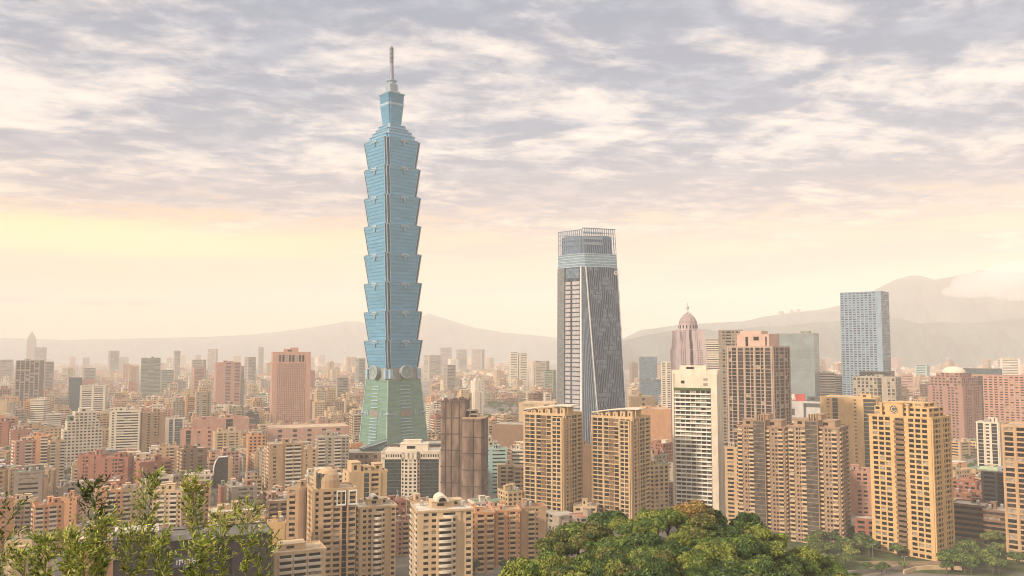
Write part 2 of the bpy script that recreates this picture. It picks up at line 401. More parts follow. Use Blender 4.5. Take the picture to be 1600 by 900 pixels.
# ------------------------------------------------------------------ ground, hill, ridges
OUT = [(560, 990), (700, 960), (770, 912), (800, 893), (825, 868), (850, 836), (880, 818), (910, 812), (940, 802), (965, 784), (1030, 775), (1100, 786), (1150, 800), (1200, 811), (1240, 832), (1265, 862), (1330, 885), (1400, 905), (1500, 930)]
def out_py(px): return float(np.interp(px, [p[0] for p in OUT], [p[1] for p in OUT]))
def ground_z(x, y):
    base = max(0., 133.2-.33*max(y, 0)) if y > 0 else 133.2
    if y > 380: base = max(0, base)
    m = 0.
    if 60 < y < 420:
        px = 800+F*x/y
        top = CZ-(out_py(px)-545)/F*190-9.5
        if y <= 195: s_ = 1.
        else: s_ = max(0., 1-(y-195)/170.)
        if top > 0 and 500 < px < 1560: m = (top-(195-min(y, 195))*.035)*s_
    return max(base, m)
def make_ground():
    az = np.concatenate([np.arange(-40, 40, .5), np.arange(40, 320, 4.)]); na = len(az)
    rad = np.concatenate([[0.5], np.geomspace(3, 60, 10), np.arange(70, 460, 8), np.geomspace(470, 12500, 40)])
    V = []; 
    for r in rad:
        for a in az:
            x, y = r*math.sin(R(a)), r*math.cos(R(a)); V.append((x, y, ground_z(x, y)))
    Fq = []
    for i in range(len(rad)-1):
        for j in range(na): k = (j+1) % na; Fq.append((i*na+j, (i+1)*na+j, (i+1)*na+k, i*na+k))
    m = mat('city ground', (.16, .135, .11), .95, .35, .012, c2=(.24, .20, .16))
    g = MB(); g.quads(V, Fq, np.zeros(len(Fq))); o = g.build('ground', m); o['kind'] = 'structure'
    # flip normals up
    import bmesh
    bm = bmesh.new(); bm.from_mesh(o.data); bmesh.ops.recalc_face_normals(bm, faces=bm.faces); bm.to_mesh(o.data); bm.free()
make_ground()
def ridge(name, pts, Y, thick, m, seed, rough=1.):
    xs = np.arange(pts[0][0], pts[-1][0]+1, 5.); ys = np.linspace(-1, 1, 25)
    rr = np.random.default_rng(seed); ph = rr.uniform(0, 6.28, 12); fr = rr.uniform(.012, .14, 12)
    V = []
    for i, px in enumerate(xs):
        py = float(np.interp(px, [p[0] for p in pts], [p[1] for p in pts]))
        py += rough*sum(math.sin(px*fr[k]*2+ph[k])*.20/(1+fr[k]*14) for k in range(12))
        for q in ys:
            yy = Y+q*thick
            top = at(px, py, Y); b = (1-abs(q)**1.3)
            n = sum(math.sin(px*fr[k]*2.6+q*(3+k*1.4)+ph[k]) for k in range(12))*.045
            sc_ = yy/Y
            z = top.z*max(0., b*(1+n*(1-b)*3.)) - (4 if abs(q) > .99 else 0)
            V.append((top.x*sc_, yy, z))
    ny = len(ys); Fq = [(i*ny+j, (i+1)*ny+j, (i+1)*ny+j+1, i*ny+j+1) for i in range(len(xs)-1) for j in range(ny-1)]
    g = MB(); g.quads(V, Fq, np.zeros(len(Fq))); o = g.build(name, m, smooth=True); o['kind'] = 'structure'
M_HILL = mat('wooded hillside', (.025, .05, .045), .95, .5, .004, c2=(.05, .08, .06))
ridge('far_hills', [(-260,526),(0,528),(100,531),(200,529),(300,527),(370,524),(420,520),(470,514),(510,508),(540,502),(560,503),(580,507),(605,513),(625,508),(645,498),(670,490),(700,499),(740,512),(790,520),(860,526),(900,530),(960,534),(1040,532)], 10500, 1300, M_HILL, 3, .7)
ridge('mountains', [(950,540),(980,526),(1000,516),(1060,508),(1100,505),(1160,502),(1200,494),(1240,488),(1280,484),(1310,478),(1340,465),(1370,451),(1400,437),(1420,431),(1435,430),(1460,437),(1490,432),(1530,423),(1560,424),(1600,426),(1700,430),(1850,435),(1950,460)], 8000, 1200, M_HILL, 5, 1.)
ridge('hills', [(920,545),(950,538),(975,532),(1010,524),(1047,517),(1100,514),(1122,518),(1182,511),(1230,509),(1270,504),(1314,501),(1386,497),(1405,497),(1439,506),(1478,503),(1528,505),(1583,496),(1620,497),(1750,490),(1900,520)], 6000, 700, M_HILL, 8, 1.)

# ------------------------------------------------------------------ the stepped glass supertall
def cross(a, c): # square half-width a with corners notched by c, CCW
    b = a-c
    return [(-b,-a),(b,-a),(b,-b),(a,-b),(a,b),(b,b),(b,a),(-b,a),(-b,b),(-a,b),(-a,-b),(-b,-b)]
def sq(a): return [(-a,-a),(a,-a),(a,a),(-a,a)]
def supertall():
    Y = 1010.; c = at(617, 545, Y); rz = R(34)-math.atan((611-800)/F)
    root = empty('supertall_tower', (c.x, Y, 0), rz)
    root.rotation_euler = (Matrix.Rotation(R(-.9), 4, 'Y') @ Matrix.Rotation(rz, 4, 'Z')).to_euler()
    tag(root, 'tallest tower, blue green glass in eight flared tiers with a spire', 'skyscraper')
    HEROES.append((560, 682, 60, 697, Y, c.x, Y, 62)); LAND.append(('the tallest tiered tower', 620, 640, Y))
    Zp = lambda py, yy=Y-6: at(611, py, yy).z
    gl = mat('tower glass', (.12, .32, .48), .38, .10, .05, metal=.1, spec=.5, streaks=6.)
    glr = mat('base glass', (.15, .26, .18), .40, .12, .05, metal=.05, spec=.5, streaks=6.)
    band = mat('glass band', (.07, .22, .31), .3, .2, .3, spec=.6)
    trim = mat('pale trim', (.31, .42, .49), .5, .08, .3)
    dark = mat('recess glass', (.04, .09, .13), .25, .2, .3)
    C_ = 4.3
    tops = [222, 265, 309.5, 354, 398.5, 443, 487.5, 532, 575]
    for i in range(8):
        z1, z0 = Zp(tops[i]), Zp(tops[i+1])+.6
        a1 = 25.4+.10*i; a0 = a1-3.9
        q = MB(); q.frust(cross(a0, C_), z0, cross(a1, C_), z1)
        tier = q.build('tier', gl, root)
        fb = MB(); lou = MB()
        for k in range(1, 8):
            t = k/8.; zz_ = z0+(z1-z0)*t; a = a0+(a1-a0)*t
            for s_ in range(4):
                cth, sth = math.cos(s_*math.pi/2), math.sin(s_*math.pi/2)
                def rot(p): return (p[0]*cth-p[1]*sth, p[0]*sth+p[1]*cth)
                for (u0, u1) in ((-a+C_+.8, a-C_-.8),):
                    P = [rot((u0, -a-.22)), rot((u1, -a-.22)), rot((u1, -a+.3)), rot((u0, -a+.3))]
                    fb.hexa([(*p, zz_-.42) for p in P]+[(*p, zz_+.42) for p in P])
        fb.build('floor_band', band, tier)
        for s_ in range(4):
            cth, sth = math.cos(s_*math.pi/2), math.sin(s_*math.pi/2)
            rot = lambda x, y: (x*cth-y*sth, x*sth+y*cth)
            # recessed corner: dark glazing between pale columns
            cm = MB()
            f0 = [rot(a0-C_-.2, -a0+.9), rot(a0-.9, -a0+.9), rot(a0-.9, -a0+C_+.2), rot(a0-C_-.2, -a0+C_+.2)]
            f1 = [rot(a1-C_-.2, -a1+.9), rot(a1-.9, -a1+.9), rot(a1-.9, -a1+C_+.2), rot(a1-C_-.2, -a1+C_+.2)]
            cm.frust(f0, z0, f1, z1-.8); cm.build('corner_glazing', dark, root)
            tm = MB()
            for (ox, oy) in ((-C_, 0), (0, C_), (-.75, .75)):
                e = .34
                p0 = [rot(a0+ox+dx_, -a0+oy+dy_) for dx_, dy_ in ((-e,-e),(e,-e),(e,e),(-e,e))]
                p1 = [rot(a1+ox+dx_, -a1+oy+dy_) for dx_, dy_ in ((-e,-e),(e,-e),(e,e),(-e,e))]
                tm.frust(p0, z0, p1, z1+.3)
            tm.build('corner_column', trim, root)
            # ruyi emblem under the ledge, middle of the face
            em = MB(); y_ = -a1-.9; zc_ = z1-1.6
            bx = lambda u0, u1, za, zb: em.hexa([(*rot(u, v), z) for z in (za, zb) for u, v in ((u0, y_), (u1, y_), (u1, y_+1.4), (u0, y_+1.4))])
            bx(-4.6, 4.6, zc_, zc_+1.5); bx(-.8, .8, zc_-6.2, zc_); bx(-2.3, 2.3, zc_-2.6, zc_-1.0); bx(-1.3, 1.3, zc_-5., zc_-4.)
            for u in (-4.2, 4.2): bx(u-1.3, u+1.3, zc_-1.6, zc_+.4)
            em.build('emblem', trim, root)
        lg = MB(); lg.frust(cross(a1+.35, C_), z1-.35, cross(a1+.7, C_-.3), z1+.35); lg.build('ledge', trim, root)
    # machine belt with coins
    zt, zb = Zp(575), Zp(592)
    q = MB(); q.frust(cross(23.0, 3.2), zb, cross(22.2, 3.2), zt+.6); q.build('belt', mat('belt panel', (.26, .28, .25), .6, .15, .2), root)
    for s_ in range(4):
        cth, sth = math.cos(s_*math.pi/2), math.sin(s_*math.pi/2)
        rot = lambda x, y: (x*cth-y*sth, x*sth+y*cth)
        co = MB(); zc_ = Zp(580.5); n = 28; r = 7.6
        vs = [(*rot(r*math.cos(2*math.pi*i/n), yy), zc_+r*math.sin(2*math.pi*i/n)) for yy in (-22, -28.2) for i in range(n)]
        co.poly(vs, [list(range(n)), list(range(n, 2*n))[::-1]]+[((i+1) % n, i, n+i, n+(i+1) % n) for i in range(n)]); cn = co.build('coin', mat('coin metal', (.24, .28, .26), .5, .1, .3), root)
        rg = MB()
        for i in range(n):
            t0, t1 = 2*math.pi*i/n, 2*math.pi*(i+1)/n
            pts = [(r+.35, t0), (r+.35, t1), (r-.8, t1), (r-.8, t0)]
            rg.hexa([(*rot(a*math.cos(t), yy), zc_+a*math.sin(t)) for yy in (-28.7, -28.0) for a, t in pts])
        hb = 1.7
        for (u0, u1, w0, w1) in ((-hb, hb, -hb, -hb+.6), (-hb, hb, hb-.6, hb), (-hb, -hb+.6, -hb+.6, hb-.6), (hb-.6, hb, -hb+.6, hb-.6)):
            rg.hexa([(*rot(u, v), zc_+w) for w in (w0, w1) for u, v in ((u0, -28.5), (u1, -28.5), (u1, -28.1), (u0, -28.1))])
        rg.build('coin_rim', trim, cn)
        for u in (-19.5, 19.5):
            dg = MB(); dg.hexa([(*rot(x, y), z) for z in (zb+1, zt-1) for x, y in ((u-2, -25.5), (u+2, -25.5), (u+2, -21), (u-2, -21))])
            dg.build('corner_block', trim, root)
    # base pyramid
    aT, aB = 23.2, 31.5; z1 = zb
    q = MB(); q.frust(sq(aB), 0, sq(aT), z1); q.build('base', glr, root)
    P = lambda s_, a, z: None
    for s_ in range(4):
        cth, sth = math.cos(s_*math.pi/2), math.sin(s_*math.pi/2)
        rot = lambda x, y: (x*cth-y*sth, x*sth+y*cth)
        Fc = Face((*rot(-aB, -aB), 0), (*rot(aB, -aB), 0), (*rot(-aT, -aT), z1), (*rot(aT, -aT), z1))
        fl = MB(); nb = 26
        for i in range(nb): Fc.hexa(fl, .012, .988, (i+.55)/nb, (i+.66)/nb, -.3, .12)
        fl.build('floor_band', band, root)
        pn = MB()
        Fc.hexa(pn, .34, .64, .56, .63, .1, .5); Fc.hexa(pn, .33, .65, .10, .17, .1, .5); pn.build('stone_panel', mat('stone panel', (.25, .20, .17), .7, .1, .3), root)
        lv = MB()
        ts = [.20+.0365*i for i in range(10)]+[.66+.042*i for i in range(7)]
        for t in ts: Fc.hexa(lv, .35, .63, t, t+.011, .1, 1.1)
        Fc.hexa(lv, .70, .93, .205, .215, .1, .9); Fc.hexa(lv, .06, .30, .205, .215, .1, .9); Fc.hexa(lv, .33, .65, .035, .047, .1, .9)
        for (a_, b_) in ((.01, .16), (.20, .26), (.72, .78), (.84, .99)): Fc.hexa(lv, a_, b_, .592, .602, .1, .6)
        for x in (.17, .23, .75, .81): Fc.hexa(lv, x-.008, x+.008, .565, .63, .1, .6)
        lv.build('louvre', trim, root)
        ec = MB(); Fc.hexa(ec, -.008, .012, 0, 1, -.2, .5); Fc.hexa(ec, .985, 1.008, 0, 1, -.2, .5)
        ec.build('edge_column', mat('pale green trim', (.33, .43, .37), .5, .08, .3), root)
        em = MB(); e0 = Fc.pt(0, .6); em.lathe([(1.2, e0[2]-1.8), (2.0, e0[2]-.8), (2.0, e0[2]+.8), (1.2, e0[2]+1.8)], 10, e0[0], e0[1]); em.build('corner_knob', trim, root)
    # shoulders and crown
    Zp = lambda py, yy=Y-3: at(611, py, yy).z
    for (a, pa, pb) in ((21.2, 222, 215), (18.6, 215, 209), (15.5, 209, 204), (12.6, 204, 198)):
        q = MB(); q.frust(cross(a, 2.5), Zp(pa), cross(a-.6, 2.5), Zp(pb)); q.build('shoulder_tier', gl, root)
        l = MB(); l.frust(cross(a+.2, 2.5), Zp(pb)-.5, cross(a+.5, 2.5), Zp(pb)+.4); l.build('ledge', trim, root)
    for sx in (-1, 1):
        for sy in (-1, 1):
            for r_, a, pa in ((2.6, 15.5, 215), (2.0, 11.0, 204)):
                q = MB(); zz_ = Zp(pa); q.lathe([(r_, zz_), (r_, zz_+3.5), (r_*.8, zz_+5.2), (r_*.3, zz_+6.2)], 12, sx*a, sy*a); q.build('turret', trim, root)
    q = MB(); q.frust(cross(8.4, 1.4), Zp(198), cross(10.9, 1.6), Zp(165)); q.build('crown', gl, root)
    l = MB(); l.frust(cross(11.1, 1.6), Zp(166), cross(11.4, 1.6), Zp(162.5)); l.build('ledge', trim, root)
    fb = MB()
    for k in range(1, 11):
        t = k/11; a = 8.4+2.5*t; zz_ = Zp(198)+(Zp(165)-Zp(198))*t; fb.frust(cross(a+.25, 1.4), zz_-.3, cross(a+.25, 1.4), zz_+.3)
    fb.build('floor_band', band, root)
    q = MB(); zA, zB = Zp(162.5), Zp(148)
    for k in range(5):
        za = zA+(zB-zA)*k/5; zb_ = zA+(zB-zA)*(k+.8)/5; q.frust(cross(10.3+.12*k, 1.5), za, cross(11.2+.15*k, 1.5), zb_); q.frust(cross(9.6, 1.4), zb_, cross(9.6, 1.4), zA+(zB-zA)*(k+1)/5)
    q.build('ribbed_crown', gl, root)
    l = MB(); l.frust(cross(12.2, 1.5), zB-.3, cross(12.4, 1.5), zB+.5); l.build('ledge', trim, root)
    q = MB(); q.frust(cross(6.2, 1), zB, cross(5.4, 1), Zp(131)); q.frust(cross(8.2, 1), zB, cross(7.6, 1), Zp(143)); q.build('spire_base', mat('spire stone', (.26, .31, .36), .5, .1, .3), root)
    q = MB(); q.lathe([(4.6, Zp(131)), (4.2, Zp(129)), (6.7, Zp(125.6)), (6.7, Zp(124.8)), (3.0, Zp(124))], 20); q.build('spire_bowl', trim, root)
    q = MB(); pr = [(2.9, Zp(125)), (2.6, Zp(115)), (2.3, Zp(97))]
    zz_ = Zp(97); zt_ = Zp(72.5)
    for k in range(12):
        t = k/12; pr += [(2.5, zz_+(zt_-zz_)*t), (2.5, zz_+(zt_-zz_)*(t+.05)), (1.9, zz_+(zt_-zz_)*(t+.055)), (1.9, zz_+(zt_-zz_)*(t+.08))]
    pr += [(1.7, zt_), (1.2, Zp(71)), (.4, Zp(70))]
    q.lathe(pr, 16); q.build('spire', mat('spire metal', (.20, .20, .25), .45, .1, .3, metal=.3), root)
supertall()

# ------------------------------------------------------------------ tapered dark glass tower with open crown
def slanted():
    Y = 930.; c = at(920, 545, Y); a = math.atan(120/F)
    root = empty('office_tower', (c.x, Y, 0), 0)
    tag(root, 'dark grey tapered glass tower with slanting white edge and open crown', 'skyscraper')
    HEROES.append((862, 984, 345, 690, Y, c.x, Y, 50)); LAND.append(('the dark tapered tower', 925, 600, Y))
    H = at(920, 356, Y-12).z; m = Y/F
    X = lambda px: (px-920)*m
    b = [(X(871), 10), (X(906), -18), (X(936), -23), (X(981), -4), (X(972), 30), (X(884), 32)]
    t = [(X(873.5), 8), (X(908), -14), (X(909.5), -14.4), (X(962), -2), (X(955), 24), (X(884), 26)]
    lerp = lambda k, f: (b[k][0]+(t[k][0]-b[k][0])*f, b[k][1]+(t[k][1]-b[k][1])*f)
    fB = at(920, 417, Y-12).z/H          # top of the office shaft
    core = [lerp(k, fB) for k in range(6)]
    dk = mat('dark curtain wall', (.035, .05, .075), .4, .35, .12, spec=.4, c2=(.07, .09, .125), streaks=.12)
    def fc(k, f0=0, f1=1.):
        j = (k+1) % 6; p0, p1, q0, q1 = lerp(k, f0), lerp(j, f0), lerp(k, f1), lerp(j, f1)
        return Face((*p0, H*f0), (*p1, H*f0), (*q0, H*f1), (*q1, H*f1))
    sk = MB(); ins = lambda P_: [(x*.95, 4+(y-4)*.93) for x, y in P_]
    sk.frust(ins(b), 0, ins(core), H*fB)
    for k in range(6):
        fk = fc(k, 0, fB)
        for i in range(10):
            for j in range(14): fk.hexa(sk, i/10, (i+1)/10, j/14, (j+1)/14, -.6, 0)
    sk.build('shaft', dk, root)
    rib = mat('rib metal', (.15, .185, .24), .45, .12, .4, metal=.2)
    f = fc(2, 0, fB); q = MB(); n = 17
    for i in range(n): f.hexa(q, (i+.32)/n, (i+.58)/n, .0, 1., 0, .7)
    q.build('rib', rib, root)
    q = MB(); n = 44; rr = random.Random(3)
    for i in range(n):
        for k in range(17):
            if rr.random() < .36+.40*math.sin(i*.85+1.6*math.sin(k*.5)): f.hexa(q, (k+.62)/17., (k+1.28)/17, (i+.1)/n, (i+.9)/n, .02, .45+.1*rr.random())
    q.build('glass_panel', mat('pale panel glass', (.15, .175, .215), .4, .3, .2, spec=.5), root, kind='stuff')
    f = fc(1, 0, fB); q = MB(); n = 7
    for i in range(n): f.hexa(q, (i+.3)/n, (i+.65)/n, 0, 1, 0, .35)
    q.build('facet_rib', mat('facet rib', (.20, .24, .29), .4, .12, .4), root)
    # left face: pale stone panels cut by dark slots, with one vertical slit
    f = fc(0, 0, fB); f9 = .935
    st = mat('pale stone cladding', (.40, .37, .36), .6, .1, .3)
    nfl = 42; q = MB()
    for i in range(nfl):
        t0 = i/nfl*f9; t1 = (i+.74)/nfl*f9
        f.hexa(q, .34, .55, t0, t1, 0, .6); f.hexa(q, .63, .93, t0, t1, 0, .6)
    q.build('stone_band', st, root)
    q = MB(); f.hexa(q, .0, .30, 0, 1, 0, .8); q.build('side_fin', mat('grey cladding', (.17, .175, .17), .5, .15, .3), root)
    q = MB(); f.hexa(q, .36, .92, .945, .995, .1, .5); q.build('louvre_panel', G_BLUE, root)
    q = MB()
    for (k, a_, b_) in ((2, -.012, .012), (2, .985, 1.004), (1, -.02, .015), (0, .95, 1.0)):
        fc(k, 0, fB).hexa(q, a_, b_, 0, 1, 0, .9 if k == 2 else .6)
    q.build('edge_column', mat('white edge', (.62, .60, .57), .45, .08, .3), root)
    # crown: glazed drum, higher plant screen, then open lattice frames
    f1 = at(920, 396, Y-12).z/H
    def ring(s_, f_): return [(lerp(k, f_)[0]*s_+X(920)*(1-s_), lerp(k, f_)[1]*s_+5*(1-s_)) for k in range(6)]
    q = MB(); q.frust(ring(1.0, fB), H*fB, ring(1.0, f1), H*f1); q.build('crown_glazing', mat('crown glass', (.20, .28, .34), .25, .12, .2, spec=.6), root)
    q = MB()
    for k in range(6):
        f = fc(k, fB, f1)
        for i in range(5): f.hexa(q, 0, 1, i/5, i/5+.05, 0, .25)
        f.hexa(q, 0, 1, .95, 1.0, 0, .4)
    q.build('crown_transom', mat('crown transom', (.36, .43, .47), .4, .1, .3), root)
    f2 = at(920, 368, Y-12).z/H
    r4 = lambda f_: [ring(.86, f_)[k] for k in (0, 2, 3, 5)]
    q = MB(); q.frust(r4(f1), H*f1, r4(f2), H*f2)
    q.build('plant_screen', mat('screen blue grey', (.15, .20, .27), .5, .1, .2), root)
    fr = mat('lattice metal', (.17, .22, .29), .5, .12, .3)
    q = MB()
    for k, f_t in ((2, 1.0), (0, .993), (4, .985)):
        f = fc(k, f1, f_t); n = max(3, int(f.w/2.6))
        for i in range(n+1): f.hexa(q, max(i/n-.012, 0), min(i/n+.012, 1), 0, 1, -.5, .15)
        for t_ in (.40, .60, .80): f.hexa(q, 0, 1, t_, t_+.02, -.4, .1)
        f.hexa(q, -.005, 1.005, .97, 1.0, -.6, .3)
    q.build('crown_frame', fr, root)
    q = MB()
    f = fc(2, f1, 1.0)
    for (a0, a1) in ((.02, .62),): 
        for t_ in (.45, .66, .86): f.hexa(q, a0, a1, t_-.10, t_-.005, -.25, -.12)
    q.build('crown_panel', mat('crown pale panel', (.40, .46, .49), .4, .1, .2), root)
    # round emblem under the crown
    f = fc(2, 0, fB); q = MB(); ctr = f.pt(.93, .972, 0); ux = f.Bv/np.linalg.norm(f.Bv); n = 16
    for i in range(n):
        if i in (3,): continue
        t0, t1 = 2*math.pi*i/n, 2*math.pi*(i+1)/n
        q.hexa([tuple(ctr+f.n*(.7 if z else .95)+ux*(r_*math.cos(t_))+np.array((0, 0, 1))*r_*math.sin(t_)) for z in (0, 1) for r_, t_ in ((2.4, t0), (2.4, t1), (1.5, t1), (1.5, t0))])
    q.hexa([tuple(ctr+f.n*(.7 if z else .95)+ux*u+np.array((0, 0, 1))*v) for z in (0, 1) for u, v in ((-1.3, -.4), (1.3, -.4), (1.3, .4), (-1.3, .4))])
    q.build('emblem', M_WHITE, root)
slanted()

# ------------------------------------------------------------------ buildings of the photograph, one by one
# name, label, category, x0, x1, ytop, Y, ...
B = Bld
def simple(name, label, cat, x0, x1, yt, Y, bays, side=None, fh=3.3, indiv=0, roof=0, clut=2, yb=None, land=None, k=.8, rv=0, wall='beige', panes=None, glassm=None, ibal=0, balm=None, parap=True, group=None, pw=None, **kw):
    b = B(name, label, cat, x0, x1, yt, Y, rv, k, wall, yb, land, group)
    b.shell(bays=bays, side=side, fh=fh, **kw)
    if parap: b.parapet(rm=ROOFS[roof])
    if clut: b.clutter(clut)
    b.finish(indiv, ibal=ibal, balm=balm, glassm=glassm, **({'panes': panes} if panes else {}), **({'pw': pw} if pw else {}))
    return b
DG = (G_DARK, G_MID, G_CUR)
# --- pink office tower with loggia
def pink_tower():
    b = B('office_tower', 'tall pink office tower with a row of dark openings under its roof', 'office tower', 425, 484, 551, 1450, 4, .8, 'pink', 660, 'the pink gridded tower')
    z1 = b.h
    b.wall.box(-b.w/2, -b.d/2, 0, b.w/2, b.d/2, z1)
    zl = z1-18
    for f in 'FR':
        F_ = b.face(f, 0, zl); b.facade(F_, 'SS'+'w'*16+'SS', 31, wr=.55, hr=.6, vis=b.vis(f))
        G = b.face(f, zl, z1)
        G.hexa(b.wall, 0, 1, 0, .12, 0, .4); G.hexa(b.wall, 0, 1, .78, 1, 0, .4)
        G.hexa(b.wall, 0, .15, .12, .78, 0, .4); G.hexa(b.wall, .85, 1, .12, .78, 0, .4)
        for i in range(8):
            a0 = .15+.7*i/8; b.win.append((G, a0+.014, a0+.074, .14, .77, .05, .1, 1)); G.hexa(b.wall, a0-.012, a0+.012, .12, .78, 0, .4)
        G.hexa(b.wall, .838, .85, .12, .78, 0, .4)
    F_ = b.face('L', 0, zl); b.facade(F_, 'SwwwS', 31, vis=b.vis('L')); G = b.face('L', zl, z1); b.win.append((G, .4, .8, .14, .77, .05, .1, .1))
    b.parapet(rm=ROOFS[2]); b.hut(0, 0, .38, .4, 6); b.hut(.1, .1, .2, .3, 8)
    b.finish(100)
pink_tower()
simple('concert_hall', 'long low pink hall with wide tan roof before the pink gridded tower', 'hall', 420, 545, 668, 1240, 'SwSwSwSwSwS', k=.5, wall='pink', roof=1, clut=0, yb=690, rv=6, fh=6, land='the tan roofed pink hall')
def dome_roof(b, rm, frac=.8, hh=5):
    q = MB(); n = 28
    pr = [(1, 0), (.9, .45), (.65, .8), (.35, .95), (.05, 1)]
    vs = []; fs = []
    for r_, z in pr:
        for i in range(n): vs.append((r_*b.w*frac/2*math.cos(2*math.pi*i/n), r_*b.d*frac/2*math.sin(2*math.pi*i/n), b.h+.3+z*hh))
    for k in range(len(pr)-1):
        for i in range(n): j = (i+1) % n; fs.append((k*n+i, k*n+j, (k+1)*n+j, (k+1)*n+i))
    fs.append([4*n+i for i in range(n)]); q.poly(vs, fs); q.build('curved_roof', rm, b.root)
# --- rose tower pair and others on the left
simple('office_tower', 'slim rose tower with a vertical groove, left of the pink gridded tower', 'office tower', 337, 376, 567, 1950, 'SSSh'+'r'+'Shs', k=.7, wall='rose', yb=630, rv=8, land='the slim rose tower')
simple('office_tower', 'plain grey green slab tower with a dark cap', 'office tower', 223, 250, 560, 2100, 'hhh', wall='green grey', k=.6, yb=618, clut=1, hr=.35, land='the grey green slab tower', roof=5)
simple('apartment_tower', 'dark framed tower with long vertical window slots', 'tower', 29, 67, 564, 1650, 'pWpWpWpWpWp', wall='grey', k=.9, yb=622, rv=-12, clut=1, hr=.8, belt=6, land='the dark slotted tower', indiv=0)
def far_pointed():
    Y = 4600; c = at(49, 545, Y); root = empty('skyscraper', (c.x, Y, 0), R(20)); tag(root, 'hazy pointed skyscraper alone on the far skyline', 'skyscraper')
    HEROES.append((40, 58, 517, 560, Y, c.x, Y, 60)); LAND.append(('the hazy pointed skyscraper', 49, 540, Y))
    w = 15*Y/F/2*.74; z = lambda p: at(49, p, Y).z
    m = WM('grey'); q = MB(); q.frust(sq(w), 0, sq(w), z(530)); q.build('wall', m, root)
    q = MB(); q.frust(sq(w*.85), z(530), sq(w*.7), z(525)); q.frust(sq(w*.6), z(525), sq(w*.4), z(521)); q.frust(sq(w*.2), z(521), sq(w*.05), z(517)); q.build('crown', m, root)
    simple('office_tower', 'hazy flat topped tower beside the far pointed skyscraper', 'office tower', 57, 72, 543, 4400, 'hhh', fh=4, wall='grey', yb=560, clut=0)
far_pointed()
simple('office_block', 'white office with curved floor bands, stepping down at one side', 'office', 53, 79, 625, 1440, 'h', fh=3.6, wall='white', yb=660, rv=-20, k=1.1, hr=.45, land='the white banded office')
simple('office_block', 'lower wing of horizontal white bands beside the white banded office', 'office', 78, 98, 648, 1420, 'h', fh=3.6, wall='white', yb=668, k=1.1, hr=.45, clut=1)
simple('office_tower', 'narrow dark green tower beside the green striped office', 'office tower', 111, 129, 591, 1780, 'ggg', wall='dark grey', yb=640, clut=0, glassm=G_TEAL)
simple('office_tower', 'pale office tower with dark green horizontal window stripes', 'office tower', 130, 168, 603, 1700, 'shshs', fh=4.2, wall='white', yb=645, k=.6, rv=-8, hr=.55, land='the green striped office')
simple('office_block', 'pinkish block topped by a flat slab above the green striped office', 'office', 128, 149, 594, 1820, 'ss', wall='rose', yb=604, clut=0)
def stepped_white():
    b = B('office_block', 'white gridded office with stepped roofline and small square windows', 'office', 105, 161, 672, 940, 6, .6, 'white', 726, 'the stepped white office')
    hs = at(133, 645, 930).z; b.shell(bays='wwwwwwwwww', side='wwww', fh=3.5, wr=.6, hr=.5)
    b.shell(b.h, (b.h+hs)/2, w=b.w*.82, bays='wwwwwwww', side='www', fh=3.5, wr=.6, hr=.5)
    b.shell((b.h+hs)/2, hs, w=b.w*.55, ox=.05*b.w, bays='wwwww', side='www', fh=3.5, wr=.6, hr=.5)
    b.parapet(); b.parapet(hs, w=b.w*.55, ox=.05*b.w, ph=.8); b.hut(-.28, 0, .25, .5, 6, (b.h+hs)/2-.3, m=WM('green grey')); b.hut(.05, .1, .3, .4, 4, hs); b.finish(100)
stepped_white()
simple('apartment_block', 'white slab with rows of dark balcony openings beside the stepped white office', 'apartments', 178, 222, 643, 1060, 'swshhhs', side='sss', wall='white', yb=706, k=.45, rv=-6, hr=.5, fh=3.4, land='the white balcony slab', indiv=40)
simple('apartment_block', 'brown slab with a pale gable front and two window columns', 'apartments', 224, 260, 645, 1080, 'SwspwnpS', wall='tan', yb=700, k=.6, rv=10, land='the gabled tan slab')
simple('office_block', 'narrow block with tall dark glass strips beside a pale stone wall', 'office', 262, 290, 655, 1120, 'Sgsggs', wall='white', yb=695, k=.7, clut=1, glassm=G_TEAL)
simple('office_block', 'large pink terracotta complex with blocky stepped walls', 'complex', 305, 389, 655, 1130, 'SSSSgSS', side='SwS', wall='pink', yb=675, k=.4, rv=5, fh=5, roof=2, land='the pink stepped complex')
simple('office_block', 'lower pink front wing of the blocky stepped complex', 'complex', 288, 345, 672, 1080, 'SgSwSwS', side='SwS', wall='rose', yb=705, k=.5, rv=-8, fh=5, roof=2)
simple('apartment_block', 'pale block with square framed windows before the pink stepped complex', 'apartments', 338, 378, 676, 1010, 'sWwsWws', wall='cream', yb=705, k=.6, rv=8)
simple('office_block', 'grey stepped block between the pink complex and pink gridded tower', 'office', 386, 406, 645, 1300, 'hhh', wall='dark grey', yb=663, k=.8)
